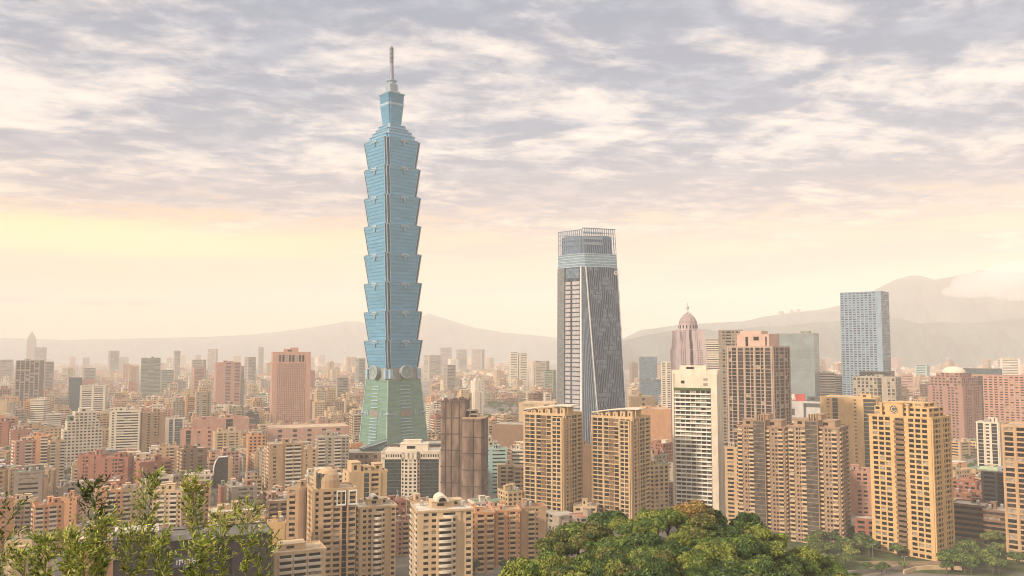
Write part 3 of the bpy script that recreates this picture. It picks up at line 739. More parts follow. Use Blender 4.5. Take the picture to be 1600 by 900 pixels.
# red brick group
simple('apartment_block', 'red brick apartment block with pale cornice, left wing of three', 'apartments', 131, 172, 712, 790, 'SnwSnS', wall='brick red', yb=752, rv=-22, k=.7, roof=2, land='the red brick blocks')
simple('apartment_block', 'red brick apartment block with one pale window column', 'apartments', 166, 212, 716, 770, 'SwSnwbS', wall='brick red', yb=752, rv=-18, k=.6, roof=2)
simple('apartment_block', 'low red brick apartment block with white balconies at its side', 'apartments', 220, 272, 722, 760, 'SSwSb', side='wSw', wall='brick red', yb=745, rv=14, k=.7, roof=2)
simple('apartment_tower', 'brown apartment tower, curved cornice and a white windowed bay', 'apartments', 285, 326, 702, 850, 'wSwSWS', side='bSb', wall='brown', yb=742, rv=14, k=.8, indiv=50, ibal=20, balm=WM('cream'), roof=1, land='the curved cornice tower')
simple('apartment_tower', 'dull brown apartment tower left of the white windowed brown one', 'apartments', 255, 287, 699, 880, 'wSwbS', wall='tan', yb=738, rv=-12, k=.8, balm=WM('cream'))
def sail_tower():
    b = B('office_tower', 'dark curved glass tower with a white curved edge', 'office tower', 339, 360, 714, 830, 0, .9, 'tan', 760, 'the dark curved tower')
    q = MB(); n = 10; pr = [(math.sin(i/n*math.pi/2)) for i in range(n+1)]
    hw = b.w/2
    for i in range(n):
        z0, z1 = b.h*i/n, b.h*(i+1)/n; s0, s1 = math.cos((i/n)**3*1.2), math.cos(((i+1)/n)**3*1.2)
        q.frust([(-hw*s0, -b.d/2), (hw, -b.d/2), (hw, b.d/2), (-hw*s0, b.d/2)], z0, [(-hw*s1, -b.d/2), (hw, -b.d/2), (hw, b.d/2), (-hw*s1, b.d/2)], z1)
    q.build('glass_wall', mat('bronze glass', (.05, .045, .04), .2, .3, .3, spec=.6), b.root)
    q = MB(); q.tube([(-hw*math.cos((i/n)**3*1.2), -b.d/2-.3, b.h*i/n) for i in range(4, n+1)]+[(hw, -b.d/2-.3, b.h+.6)], .7); q.build('edge_rib', M_WHITE, b.root)
    b.wall.box(hw+.1, -b.d/2, 0, hw+4.5, b.d/2, b.h*.96); b.finish()
sail_tower()
# --- centre left apartments
simple('apartment_tower', 'tan apartment tower with stacked white balconies and a pale stair strip', 'apartments', 422, 476, 694, 745, 'swSrbbs', side='wbw', wall='tan', yb=770, rv=8, k=.7, indiv=60, ibal=60, balm=WM('white'), clut=3, land='the tan balcony tower')
simple('apartment_tower', 'pale grey apartment tower with two stacks of white balconies', 'apartments', 497, 546, 683, 860, 'bswsbwn', side='wbw', wall='concrete', yb=732, rv=6, k=.7, indiv=50, ibal=50, balm=WM('white'), land='the pale grey balcony tower')
# --- podium of the supertall
simple('shopping_mall', 'brown stone mall with small square windows below the tallest tower', 'mall', 540, 606, 708, 890, 'SSwwwwwS', side='SS', wall='brown', yb=740, k=.9, fh=6, clut=0, rv=-6, roof=0, land='the brown stone mall')
simple('shopping_mall', 'grey podium hall at the foot of the tallest tower', 'mall', 600, 694, 694, 985, 'hhhh', wall='dark grey', yb=706, k=.5, fh=7, clut=0, roof=0)
def wedge():
    Y = 900; root = empty('entrance_wing', (at(585, 545, Y).x, Y, 0), R(8)); tag(root, 'dark glass wedge with a curved end at the foot of the tallest tower', 'mall wing')
    HEROES.append((563, 608, 687, 708, Y, at(585, 545, Y).x, Y, 20))
    z = lambda p: at(585, p, Y).z; w = 42*Y/F
    q = MB(); vs = []; n = 8
    foot = [(-w/2+w*.12*(1-math.sin(math.pi*i/n)), -10+20*i/n) for i in range(n+1)][::-1]+[(w/2, -12), (w/2, 12)]
    N_ = len(foot); q.poly([(x, y, 0) for x, y in foot]+[(x, y, z(699)+(z(687)-z(699))*((x+w/2)/w)) for x, y in foot], [list(range(N_))[::-1], list(range(N_, 2*N_))]+[(i, (i+1) % N_, N_+(i+1) % N_, N_+i) for i in range(N_)])
    q.build('glass_wall', G_TEAL, root)
    q = MB(); q.tube([(-w/2+w*.12, -12.4, z(699)), (w/2, -12.4, z(687))], .5); q.build('roof_edge', M_METAL, root)
wedge()
# --- white headquarters with dark glass recesses
def hq():
    b = B('headquarters_building', 'white office with two dark glass walls and a white centre bay', 'office', 600, 694, 706, 735, -5, .62, 'white', 784, 'the dark glass walled office')
    b.wall.box(-b.w/2, -b.d/2, 0, b.w/2, b.d/2, b.h)
    F_ = b.face('F'); H = F_.hexa; wl = b.wall
    nf = 13; s_ = MB()
    for (a0, a1) in ((.05, .33), (.64, .96)):
        b.extra.append((F_, a0, a1, .04, .88, .04, .14))
        for i in range(nf): H(s_, a0, a1, .04+.84*i/nf, .04+.84*i/nf+.008, .1, .2)
        H(wl, a0, a1, 0, .04, 0, .5)
        n = int((a1-a0)*28); H(wl, a0-.05, a1+.04, .97, 1, 0, .6); H(wl, a0-.05, a1+.04, .88, .915, 0, .6)
        for i in range(n): s0 = a0+(a1-a0)*i/n; H(wl, s0, s0+(a1-a0)/n*.45, .915, .97, 0, .6); b.win.append((F_, s0+(a1-a0)/n*.47, s0+(a1-a0)/n*.97, .917, .968, .02, .1, .9))
    H(wl, 0, .05, 0, 1, 0, .6); H(wl, .96, 1, 0, 1, 0, .6)
    tf = .88/nf
    for (a0, a1, n, out) in ((.33, .38, 1, .6), (.38, .60, 3, 2.6), (.60, .64, 1, .6)):
        for c in range(n+1): s0 = a0+(a1-a0)*c/n; e = (a1-a0)/n*.22; H(wl, max(a0, s0-e), min(a1, s0+e), 0, 1, 0, out)
        for i in range(nf):
            H(wl, a0, a1, i*tf, i*tf+tf*.42, 0, out-.05)
            for c in range(n): s0 = a0+(a1-a0)*(c+.22)/n; s1 = a0+(a1-a0)*(c+.78)/n; b.win.append((F_, s0, s1, i*tf+tf*.42, i*tf+tf, out-.4, out-.3, .9))
        H(wl, a0, a1, .88, 1.03 if n > 1 else 1, 0, out)
    b.facade(b.face('R'), 'wwwwww', nf, vis=b.vis('R')); b.facade(b.face('L'), 'wwwwww', nf, vis=b.vis('L'))
    s_.build('transom', mat('slate transom', (.11, .115, .11), .5, .2, .3), b.root)
    b.parapet(rm=ROOFS[4]); b.hut(.02, .1, .48, .5, 5.5); b.hut(-.02, .2, .3, .3, 8)
    b.finish(100, glassm=mat('green black glass', (.035, .05, .05), .2, .35, .5, spec=.6), pw=(.6, .3, .1))
hq()
# --- tower under construction wrapped in netting
def netted():
    Y = 700; x0, x1 = 693, 762; c = at(727, 545, Y); root = empty('unfinished_tower', (c.x, Y, 0), R(-6))
    tag(root, 'unfinished round-cornered tower wrapped in brown construction netting', 'tower')
    HEROES.append((x0, x1, 620, 784, Y, c.x, Y, 24)); LAND.append(('the brown netted tower', 727, 720, Y))
    m = Y/F; net = mat('brown netting', (.20, .135, .10), .95, .30, .18, streaks=.35); hA = at(727, 625, Y-12).z; hB = at(727, 654, Y-12).z
    def rp(xa, xb, ya, yb, r, n=5):
        pts = []
        for (cx, cy, s0) in ((xb-r, ya+r, -90), (xb-r, yb-r, 0), (xa+r, yb-r, 90), (xa+r, ya+r, 180)):
            for i in range(n+1): t_ = R(s0+90*i/n); pts.append((cx+r*math.cos(t_), cy+r*math.sin(t_)))
        return pts
    core = rp(-17.5*m*2, 4*m, -9, 14, 1.2); low = rp(-16*m*2+30*m, 34*m, -14, 12, 4)
    q = MB(); q.frust(core, 0, core, hA-1); q.build('core_wall', net, root)
    q = MB(); q.frust(low, 0, low, hB); q.build('wrapped_wall', net, root)
    pk = mat('netting seam', (.10, .07, .055), .9, .2, .3)
    for poly, hh, zs in ((core, hA, 6), (low, hB, 6)):
        for i in range(zs+1):
            z = hh-2-i*13.2
            if z < 3: continue
            q = MB(); big = [(x*1.008+(0.25 if x > 0 else -.25), y*1.01+(0.25 if y > 0 else -.25)) for x, y in poly]; q.frust(big, z, big, z+.7); q.build('netting_seam', pk, root)
    q = MB(); rr = random.Random(5)
    for x in (-17.5*m*2+4, -10, -3.5, 9, 16): q.box(x-.25, -14.6 if x > 0 else -9.5, 0, x+.25, -13.8 if x > 0 else -8.7, hB if x > 0 else hA)
    q.build('vertical_seam', pk, root)
    q = MB()
    for i in range(14): # ragged scaffold and formwork on top
        x = rr.uniform(-35*m, 3*m); y = rr.uniform(-7, 12); q.box(x, y, hA-1, x+rr.uniform(1, 4), y+rr.uniform(1, 3), hA+rr.uniform(-.5, 1.6))
    for x in np.arange(-34*m, 3*m, 2.4): q.box(x, -8.6, hA-1, x+.25, -8.3, hA+1.4)
    q.build('scaffold', pk, root)
    s = MB(); s.box(8*m, -6, hB, 22*m, 6, hB+3.2); s.box(10*m, -4, hB+3.2, 20*m, 4, hB+6.2); s.box(4*m, -8, hB+6.2, 17*m, 5, hB+6.8); s.build('roof_frame', WM('concrete'), root)
    s = MB(); s.box(9*m, -6.1, hB+.8, 21*m, -5.9, hB+2.4); s.box(10.5*m, -4.1, hB+3.9, 19*m, -3.9, hB+5.6); s.build('roof_opening', G_DARK, root)
    s = MB(); s.frust([(x*1.02, y*1.02) for x, y in low], hB, [(x*1.02, y*1.02) for x, y in low], hB+.8); s.build('deck', WM('tan'), root)
netted()
# --- turquoise & white offices by the netted tower
simple('office_block', 'turquoise office with white frame and flat windows beside the netted tower', 'office', 762, 792, 702, 790, 'Shhs', side='hh', wall='turquoise', yb=745, rv=6, k=.7, fh=3.6, hr=.4, land='the turquoise office')
simple('office_block', 'white and tan office with stacked openings before the turquoise one', 'office', 778, 804, 728, 750, 'sWsWs', wall='cream', yb=768, rv=6, k=.7, fh=3.5)
simple('office_block', 'pale blue windowed office touching the first lattice tower', 'office', 800, 826, 704, 800, 'hhh', wall='white', yb=765, k=.7, fh=3.4, hr=.4)
simple('office_block', 'low cream annex with wide windows at the foot of the lattice towers', 'office', 804, 834, 730, 740, 'WWW', wall='cream', yb=768, k=.7, fh=3.4, clut=1)
simple('exhibition_hall', 'brown flat roofed exhibition hall behind the netted tower', 'hall', 770, 832, 664, 960, 'SSSS', wall='brown', yb=690, k=.9, fh=8, clut=0, rv=-14, roof=0, land='the brown hall')
simple('exhibition_hall', 'broad cream hall with curved roof behind the first lattice tower', 'hall', 811, 874, 630, 1290, 'SWWSSWS', wall='sand', yb=650, k=.9, fh=7, clut=0, rv=-10, roof=1, land='the cream curved-roof hall')
simple('exhibition_hall', 'wide orange beige hall behind the second lattice tower', 'hall', 982, 1046, 640, 1130, 'SSSS', wall='orange', yb=692, k=.9, fh=8, clut=2, rv=12, roof=1, land='the orange beige hall')
simple('exhibition_hall', 'cream upper hall behind the orange beige hall', 'hall', 980, 1022, 620, 1300, 'SSwSS', wall='sand', yb=640, k=.9, fh=8, clut=1, rv=12, roof=4)
simple('office_tower', 'blue grey glass slab between the dark tapered and domed towers', 'office tower', 999, 1026, 558, 1850, 'GG', wall='green grey', yb=590, k=.5, clut=0, glassm=G_BLUE, fh=4, land='the blue grey slab')
simple('office_block', 'grey glass block in front of the blue grey slab', 'office', 1002, 1034, 594, 1650, 'GG', wall='dark grey', yb=618, k=.7, clut=1, glassm=G_BLUE, fh=4)
simple('office_block', 'narrow white building with small windows beside the domed tower', 'office', 1033, 1048, 566, 1500, 'ww', wall='white', yb=625, k=.7, clut=0)
# --- the twin lattice towers with curved white roof beams
def twin(x0, x1, yt, Y, lab, land):
    b = B('apartment_tower', lab, 'apartments', x0, x1, yt, Y, -30, .75, 'sand', 800, land, 'twin lattice fronted towers')
    b.shell(bays='pwwpwgwpwwp', side='pwwpwwpbp', fh=3.15, belt=3, beltn=.7, wr=.88, hr=.76)
    # projecting corner bay
    nb = b.w*.26; b.shell(0, b.h*.985, w=nb, d=b.d*.4, ox=b.w*.36, oy=-b.d*.42, bays='pwwp', side='pwp', fh=3.15, belt=3, wr=.8, hr=.7)
    b.parapet(rm=ROOFS[1], ph=1.6)
    for i in range(5):
        b.hut(-.36+.18*i, -.05, .12, .5, 2.4+1.1*i*.6, win=True)
    z0 = b.h+2.6; w = b.w*.58
    q = MB(); pts = [(-w+2*w*i/14, -b.d*.30, z0+4.2*math.sin((i/14)*math.pi*.55+.05)) for i in range(15)]
    for i in range(14):
        (xa, y, za), (xb, _, zb) = pts[i], pts[i+1]
        q.hexa([(xa, y-.8, za), (xb, y-.8, zb), (xb, y+b.d*.5, zb), (xa, y+b.d*.5, za), (xa, y-.8, za+.9), (xb, y-.8, zb+.9), (xb, y+b.d*.5, zb+.9), (xa, y+b.d*.5, za+.9)])
    q.build('roof_beam', WM('white'), b.root)
    q = MB()
    for i in range(1, 14, 2): q.box(pts[i][0]-.25, pts[i][1]-.2, b.h+.3, pts[i][0]+.25, pts[i][1]+.4, pts[i][2])
    q.build('roof_beam_post', b.wm, b.root)
    b.finish(100, pw=(.5, .35, .15), ibal=40, balm=WM('sand'), panes=(G_DARK, G_MID, mat('glass tan', (.20, .14, .09), .4, .3, .6)), glassm=mat('brown recess', (.17, .10, .06), .8, .2, .3))
twin(819, 908, 648, 660, 'lattice fronted tan tower under a curved white roof beam, nearer the netted tower', 'the first lattice tower')
twin(924, 1013, 653, 655, 'lattice fronted tan tower under a curved white roof beam, above the trees', 'the second lattice tower')
simple('office_block', 'plain grey brown block wedged between the twin lattice towers', 'office', 903, 928, 697, 740, 'SSw', wall='brown', yb=790, k=.8, clut=1)
simple('apartment_block', 'low cream building at the foot of the second lattice tower', 'apartments', 896, 930, 792, 640, 'www', wall='cream', yb=806, k=.8, clut=1)
# --- domed tower
def domed():
    Y = 1300; b = B('domed_tower', 'pinkish stone tower with stepped shoulders, ribbed dome and ball finial', 'skyscraper', 1048, 1103, 546, Y, 14, .9, 'grey', 650, 'the domed tower')
    b.wm = wallm('wall mauve stone', (.50, .39, .38)); z = lambda p: at(1075, p, Y-14).z
    b.shell(bays='SnnnSgSnnnS', side='SnnnSnnnS', fh=3.6, wr=.5, hr=.6)
    w = b.w
    b.shell(b.h, z(532), w=w*.86, d=b.d*.86, bays='SnnSgSnnS', side='SnnnnS', fh=3.6, wr=.5); b.shell(z(532), z(515), w=w*.70, d=b.d*.68, bays='SnnSgSnnS', side='SnnnnS', fh=3.6, wr=.5)
    for sx in (-1, 1):
        for sy in (-1, 1):
            q = MB(); a = w*.33; q.frust([(sx*w*.41+x, sy*b.d*.40+y) for x, y in sq(w*.07)], z(546), [(sx*w*.41+x, sy*b.d*.40+y) for x, y in sq(w*.03)], z(516)); q.build('corner_turret', b.wm, b.root)
    r = w*.30
    q = MB(); q.lathe([(r, z(515)), (r, z(506))], 24); q.build('drum', b.wm, b.root)
    g = MB()
    for i in range(16): t = 2*math.pi*i/16; g.box(r*math.cos(t)-.8, r*math.sin(t)-.8, z(513), r*math.cos(t)+.8, r*math.sin(t)+.8, z(508)); 
    g.build('drum_window', G_DARK, b.root)
    dz_ = z(487)-z(506); pr = [(r*(1-(i/8)**1.7)**.85+.01, z(506)+dz_*(i/8)) for i in range(9)]
    dm = mat('dome cladding', (.34, .24, .25), .5, .15, .2); q = MB(); q.lathe(pr, 24); q.build('dome', dm, b.root, smooth=False)
    q = MB()
    for i in range(12):
        t = 2*math.pi*i/12; q.tube([((rr_+.3)*math.cos(t), (rr_+.3)*math.sin(t), zz_) for rr_, zz_ in pr], .55, 5)
    for k in (0, 2, 3, 4, 5, 6): q.lathe([(pr[k][0]+.5, pr[k][1]-.4), (pr[k][0]+.5, pr[k][1]+.4)], 24)
    q.build('dome_rib', wallm('pale mauve', (.44, .35, .33)), b.root)
    zt = z(487); q = MB(); q.lathe([(1.2, zt), (1.0, zt+4)], 10); q.lathe([(.3, zt+4), (1.8, zt+5), (2.4, zt+6.8), (1.8, zt+8.6), (.4, zt+9.6), (.35, z(472))], 12); q.build('finial', M_METAL, b.root)
    b.finish(0)
domed()
simple('office_block', 'office with thin white horizontal bands behind the domed tower', 'office', 1098, 1126, 530, 1560, 'h', fh=4, wall='white', yb=572, k=.9, hr=.5, clut=0)
# --- white balcony tower
def white_tower():
    b = B('apartment_tower', 'bright white tower with long rows of glazed balconies and blank side bay', 'apartments', 1051, 1126, 578, 690, -13, .5, 'white', 788, 'the bright white tower')
    b.wall.box(-b.w/2, -b.d/2, 0, b.w/2, b.d/2, b.h-3); F_ = b.face('F', 0, b.h-3); H = F_.hexa; wl = b.wall
    tf = 1/34.
    H(wl, 0, .04, 0, 1, 0, 2.); H(wl, .86, 1, 0, 1, 0, 1.2); H(wl, .04, .86, .90, 1.0, 0, 1.0); H(wl, -.01, .07, -.0, .965, 0, .6)
    for i in range(30):
        for c in range(7):
            a0 = .05+.81*c/7; a1 = .05+.81*(c+1)/7
            b.win.append((F_, a0+.012, a1-.006, i*tf+tf*.33, i*tf+tf*.93, .05, .15, 1)); H(wl, a0, a0+.010, i*tf, (i+1)*tf, 0, .5)
        for c in range(2): b.bal.append((F_, .05+.405*c, .05+.405*(c+1)-.004, i*tf, i*tf+tf*.30, .1, 1.9, 1, False))
    for c in range(5): H(wl, .10+c*.16, .12+c*.16, 30*tf, .90, 0, .9)
    for c in range(5): b.win.append((F_, .13+c*.16, .24+c*.16, 30*tf+.002, .895, .05, .15, 1))
    for (a0, a1, t0, t1) in ((.70, .80, .915, .935), (.70, .80, .95, .97), (.20, .28, .93, .95)): b.win.append((F_, a0, a1, t0, t1, 1.01, 1.1, 1))
    Rf = b.face('R', 0, b.h-3); b.facade(Rf, 'SnSSSpS', 32, vis=b.vis('R')); 
    b.parapet(b.h-3, rm=ROOFS[4], ph=3); b.hut(-.1, .2, .6, .3, 4, b.h-1)
    q = MB(); F_.hexa(q, .05, .86, .885, .90, 1.0, 1.6); q.build('planter', mat('planter green', (.08, .12, .04), .9, .3, 1.), b.root)
    b.finish(100, pw=(.30, .35, .35), ibal=60, balm=M_WHITE)
white_tower()
# --- brown framed tower right of it with pinkish top
def framed():
    b = B('apartment_tower', 'brown tower caged in pale vertical frames with a blank pinkish crown', 'apartments', 1138, 1231, 543, 800, -26, .8, 'tan', 655, 'the caged brown tower')
    b.wm = wallm('wall frame stone', (.40, .29, .22))
    b.shell(bays='pnwpgpwnpwnpgp', side='pnwpWpwnp', fh=3.3, belt=5, wr=.82, hr=.84, beltn=.6)
    b.parapet(rm=ROOFS[1]); z = lambda p: at(1185, p, 790).z
    q = MB(); q.box(-b.w*.36, -b.d*.3, b.h+.3, b.w*.36, b.d*.3, z(522)); pk = b.wm
    q.box(-b.w*.38, -b.d*.05, z(522), b.w*.1, b.d*.32, z(517)); q.build('crown_wall', wallm('wall dusty pink', (.50, .34, .27)), b.root)
    g = MB(); g.box(b.w*.02, -b.d*.3-.1, z(532), b.w*.14, -b.d*.3+.05, z(526)); g.box(-b.w*.16, -b.d*.3-.1, z(541), -b.w*.10, -b.d*.3+.05, z(526)); g.box(b.w*.28, -b.d*.3-.1, z(540), b.w*.31, -b.d*.3+.05, z(526)); g.build('crown_opening', G_DARK, b.root)
    b.finish(100, pw=(.65, .25, .1), glassm=mat('brown glass', (.05, .04, .035), .3, .3, .3))
framed()
simple('apartment_tower', 'pale tower with small windows behind the caged brown tower', 'apartments', 1124, 1160, 517, 900, 'wWwww', wall='grey', yb=660, k=.8, rv=10, belt=8, clut=0, land='the slim pale grey tower')
# --- glass office, white banded blocks, mall
simple('office_tower', 'broad grey green glass office with dark upper rim', 'office tower', 1213, 1278, 522, 1480, 'GGG', side='GG', wall='green grey', yb=612, k=.8, rv=-10, clut=1, fh=4, glassm=mat('pale green glass', (.20, .235, .24), .25, .15, .05, spec=.6), land='the grey green glass office')
simple('office_block', 'white office with black horizontal window bands', 'office', 1281, 1302, 583, 1500, 'h', fh=4.5, wall='white', yb=614, k=.7, hr=.5, clut=1)
simple('office_block', 'pale office with thinner bands beside the black banded one', 'office', 1300, 1322, 588, 1530, 'hw', fh=4, wall='white', yb=616, k=.7, hr=.4, clut=1)
def mall():
    b = B('department_store', 'pale grey store block with a dark frame and a red rooftop sign', 'store', 1230, 1284, 628, 1130, -8, .7, 'grey', 658, 'the pale grey store')
    b.wm = wallm('wall pale store', (.50, .46, .42)); b.shell(bays='SSSSSS', fh=5); b.parapet()
    F_ = b.face('F'); q = MB(); F_.hexa(q, .48, .55, .3, .98, .3, .9); F_.hexa(q, .48, 1.0, .90, .98, .3, .9); F_.hexa(q, .02, .22, .72, .86, .3, .6); q.build('dark_frame', M_DKMETAL, b.root)
    q = MB(); q.box(-b.w*.3, -b.d*.1, b.h+.3, -b.w*.02, b.d*.0, b.h+10); q.build('rooftop_sign', mat('red sign', (.50, .07, .06), .6, .1, .3), b.root)
    b.hut(.25, .1, .4, .4, 6, m=M_DKMETAL); b.finish()
mall()
WM('grey'); wallm('wall blue grey', (.22, .29, .36)); simple('office_tower', 'blue grey high rise with square windows, tallest before the mountain', 'office tower', 1318, 1388, 457, 1480, 'wwwwwwwwwS', side='hhh', wall='blue grey', yb=582, k=.7, rv=-16, fh=4.1, wr=.66, hr=.5, clut=0, land='the blue high rise', indiv=100, panes=(G_DARK, G_BLUE, G_BLUE), belt=0)
simple('office_tower', 'slim lower shoulder on the left side of the blue grey high rise', 'office tower', 1315, 1330, 483, 1500, 'ww', wall='blue grey', yb=612, k=1.2, rv=-16, fh=4.1, clut=0)
simple('office_block', 'grey stone block with tall windows at the foot of the blue grey high rise', 'office', 1334, 1403, 590, 1400, 'wwwwwwgSww', side='wgw', wall='concrete', yb=618, k=.6, rv=-14, fh=6, hr=.7, clut=1)
simple('office_block', 'dark roofed upper storey of the grey stone block', 'office', 1345, 1394, 581, 1440, 'GG', wall='dark grey', yb=592, k=.6, rv=-14, fh=6, clut=0, glassm=G_DARK)
def brown_dome():
    b = B('hotel_building', 'brown red hotel with tiered top and pale shallow dome', 'hotel', 1452, 1525, 604, 1150, -30, .9, 'rose', 690, 'the brown domed hotel')
    b.wm = wallm('wall brown red stone', (.33, .18, .14)); b.shell(bays='SwwwSwwwS', side='SwwwSwwwS', fh=3.6, wr=.6, hr=.5, belt=7)
    z = lambda p: at(1488, p, 1130).z
    b.shell(b.h, z(590), w=b.w*.88, d=b.d*.88, bays='wwwwwwww', fh=3.6, wr=.6); b.shell(z(590), z(583), w=b.w*.66, d=b.d*.66, bays='wwwww', fh=3.6, wr=.6)
    b.parapet(rm=ROOFS[2]); q = MB(); r = b.w*.30; q.lathe([(r, z(583)), (r, z(581)), (r*.92, z(578.5)), (r*.7, z(575.5)), (r*.4, z(573.6)), (.3, z(573))], 20); q.build('dome', WM('white'), b.root)
    b.finish(60)
brown_dome()
simple('office_tower', 'long mauve office slab with dense square windows beside the domed hotel', 'office', 1512, 1640, 588, 1320, 'wwwgwwwwwwwwwwwwww', side='wwww', wall='rose', yb=680, k=.4, rv=-4, fh=3.9, wr=.6, hr=.5, clut=0, roof=5, land='the mauve office slab')
simple('office_block', 'dark glazed top storey behind the mauve office slab', 'office', 1508, 1560, 577, 1400, 'GG', wall='dark grey', yb=590, k=.4, fh=4, clut=0, glassm=G_TEAL)
# --- cream building with dark strips
simple('office_block', 'tall cream office with two dark glass strips above the tan towers', 'office', 1283, 1370, 622, 900, 'SnsgsSSnSG', side='SwS', wall='yellow', yb=738, k=.6, rv=-10, fh=4, clut=1, glassm=mat('slate glass', (.05, .052, .05), .3, .2, .3), land='the dark striped cream office', indiv=30, wr=.7, hr=.3)
# --- yellow tower with emblem
def yellow():
    b = B('apartment_tower', 'golden stone tower with deep square windows and round rooftop emblem', 'apartments', 1360, 1472, 652, 566, -26, .62, 'yellow', 852, 'the golden tower')
    b.shell(bays='swwws'+'b'+'swwws', side='pnwnspnwnp', fh=3.3, wr=.76, hr=.64)
    z = lambda p: at(1410, p, 550).z
    F_ = b.face('F'); 
    for t in (.0, .045, .96): F_.hexa(b.wall, -.005, 1.005, t, t+.008, .2, .8); b.face('R').hexa(b.wall, -.005, 1.005, t, t+.008, .2, .8)
    b.parapet(rm=ROOFS[1], over=.8)
    b.shell(b.h, z(637), w=b.w*.86, d=b.d*.8, bays='wwwwswwww', side='wWw', fh=3.2, wr=.7); b.shell(z(637), z(630), w=b.w*.55, d=b.d*.6, ox=.05*b.w, bays='wwww', side='ww', fh=3.2, wr=.7)
    q = MB(); zc = z(641); x0 = -b.w*.08; yf = -b.d/2-.3
    q.box(x0-6, yf, b.h, x0+6, yf+2, z(631)); q.box(x0-7, yf-.5, z(631), x0+7, yf+2.2, z(631)+.8)
    for s_ in (-1, 1): q.box(x0+s_*9-.8, yf, b.h, x0+s_*9+.8, yf+1.6, z(631)-1); q.box(x0+s_*9-1.2, yf-.3, z(631)-1, x0+s_*9+1.2, yf+1.9, z(631)-.3)
    q.build('emblem_wall', b.wm, b.root)
    e = MB(); n = 24; r = 2.9
    e.poly([(x0+r*math.cos(2*math.pi*i/n), yf-yy, zc+r*math.sin(2*math.pi*i/n)) for yy in (.05, .25) for i in range(n)], [list(range(n)), list(range(n, 2*n))[::-1]]+[((i+1) % n, i, n+i, n+(i+1) % n) for i in range(n)])
    eo = e.build('emblem', M_DKMETAL, b.root)
    g = MB()
    for i in range(n):
        t0, t1 = 2*math.pi*i/n, 2*math.pi*(i+1)/n
        for (ra, rb, skip) in ((2.9, 2.4, ()), (1.7, 1.1, (0, 1, 23))):
            if i in skip: continue
            g.hexa([(x0+rr_*math.cos(t_), yf-yy, zc+rr_*math.sin(t_)) for yy in (.5, .2) for rr_, t_ in ((ra, t0), (ra, t1), (rb, t1), (rb, t0))])
    g.box(x0-.25, yf-.5, zc+1.0, x0+.25, yf-.2, zc+2.0)
    g.build('emblem_ring', WM('cream'), eo)
    b.hut(.28, .1, .3, .4, 4); b.hut(-.34, .05, .16, .4, 3.5)
    b.finish(100, ibal=30, balm=WM('brown'), pw=(.7, .2, .1))
yellow()
# --- tan residential towers
def resid(x0, x1, yt, Y, rv, lab, land, yb, seed):
    b = B('apartment_tower', lab, 'apartments', x0, x1, yt, Y, rv, .8, 'tan', yb, land)
    b.wm = wallm('wall warm tan %d' % seed, [(.32, .205, .13), (.345, .225, .145)][seed-1])
    b.shell(bays='bswnbSgSbswwbs', side='bswwsbs', fh=3.1, wr=.6, hr=.5)
    b.shell(0, b.h+5, w=b.w*.23, d=3.4, ox=-b.w*.02, oy=-b.d/2-1.4, bays='g', side='s', fh=3.1)
    b.parapet(rm=ROOFS[1], over=.9)
    b.hut(-.28, 0, .3, .6, 4.5); b.hut(.24, 0, .32, .6, 4.5); b.hut(0, .1, .2, .5, 8)
    q = MB()
    for i in range(4): q.box(-b.w*.08+i*b.w*.05, -b.d/2-2, b.h+5, -b.w*.08+i*b.w*.05+.6, -b.d/2+1, b.h+9.5)
    q.build('roof_fin', b.wm, b.root)
    b.finish(100, ibal=60, balm=WM('cream'), glassm=mat('grey brown glass', (.09, .075, .06), .35, .3, .3))
resid(1152, 1234, 667, 645, -14, 'tan apartment tower with grey window spine before the caged brown tower', 'the grey spined tan tower', 808, 1)
resid(1232, 1318, 668, 600, -14, 'tan apartment tower with grey window spine before the cream office', 'the second grey spine tower', 830, 2)
simple('apartment_block', 'lower tan block with wide balcony openings beside the bright white tower', 'apartments', 1130, 1160, 700, 650, 'sWsns', side='wns', wall='beige', yb=800, k=.9, rv=-14, fh=3.1, clut=2, indiv=40)
simple('apartment_block', 'brown block between the grey spine tower and the golden tower', 'apartments', 1322, 1360, 738, 700, 'SwwS', wall='rose', yb=825, k=.9, clut=2, fh=3.3, land='the brown block by the golden tower')
simple('apartment_block', 'white roofed low block at the foot of the second grey spine tower', 'apartments', 1330, 1362, 812, 590, 'ww', wall='brick red', yb=830, k=.9, clut=0, roof=4, fh=3.3)
# --- far right
simple('apartment_tower', 'white framed narrow tower with dark stepped window strips', 'apartments', 1523, 1556, 661, 850, 'pgpwpgp', wall='white', yb=718, k=.8, rv=-8, fh=3.4, belt=6, land='the white framed tower')
simple('apartment_tower', 'tan tower touching the white framed narrow tower', 'apartments', 1556, 1580, 664, 880, 'pwpwp', wall='tan', yb=725, k=.8, fh=3.4)
simple('apartment_tower', 'orange brown gridded tower cut by the edge of the view', 'apartments', 1568, 1660, 668, 545, 'pWpWpWpWpWp', side='pWpWp', wall='tan orange', yb=868, k=.7, rv=-8, fh=3.3, hr=.7, clut=2, belt=3, land='the orange edge tower', indiv=60)
def green_top():
    b = B('apartment_block', 'dark glass block with white ledges under a pale green roof', 'apartments', 1530, 1592, 738, 640, -8, .8, 'dark grey', 800, 'the green roofed dark block')
    b.shell(bays='shsGsh', side='hh', fh=3.3); r = MB(); r.box(-b.w*.62, -b.d*.3, b.h, b.w*.55, b.d*.6, b.h+.8); r.build('roof', mat('pale green roof', (.42, .47, .28), .8, .1, .2), b.root)
    b.hut(.08, -.2, .4, .3, 3, m=M_METAL)
    q = MB()
    for i in range(14): b.face('R').hexa(q, 0, 1, i/14., i/14.+.02, .2, 1.4)
    q.build('ledge', M_WHITE, b.root); b.finish(0)
green_top()
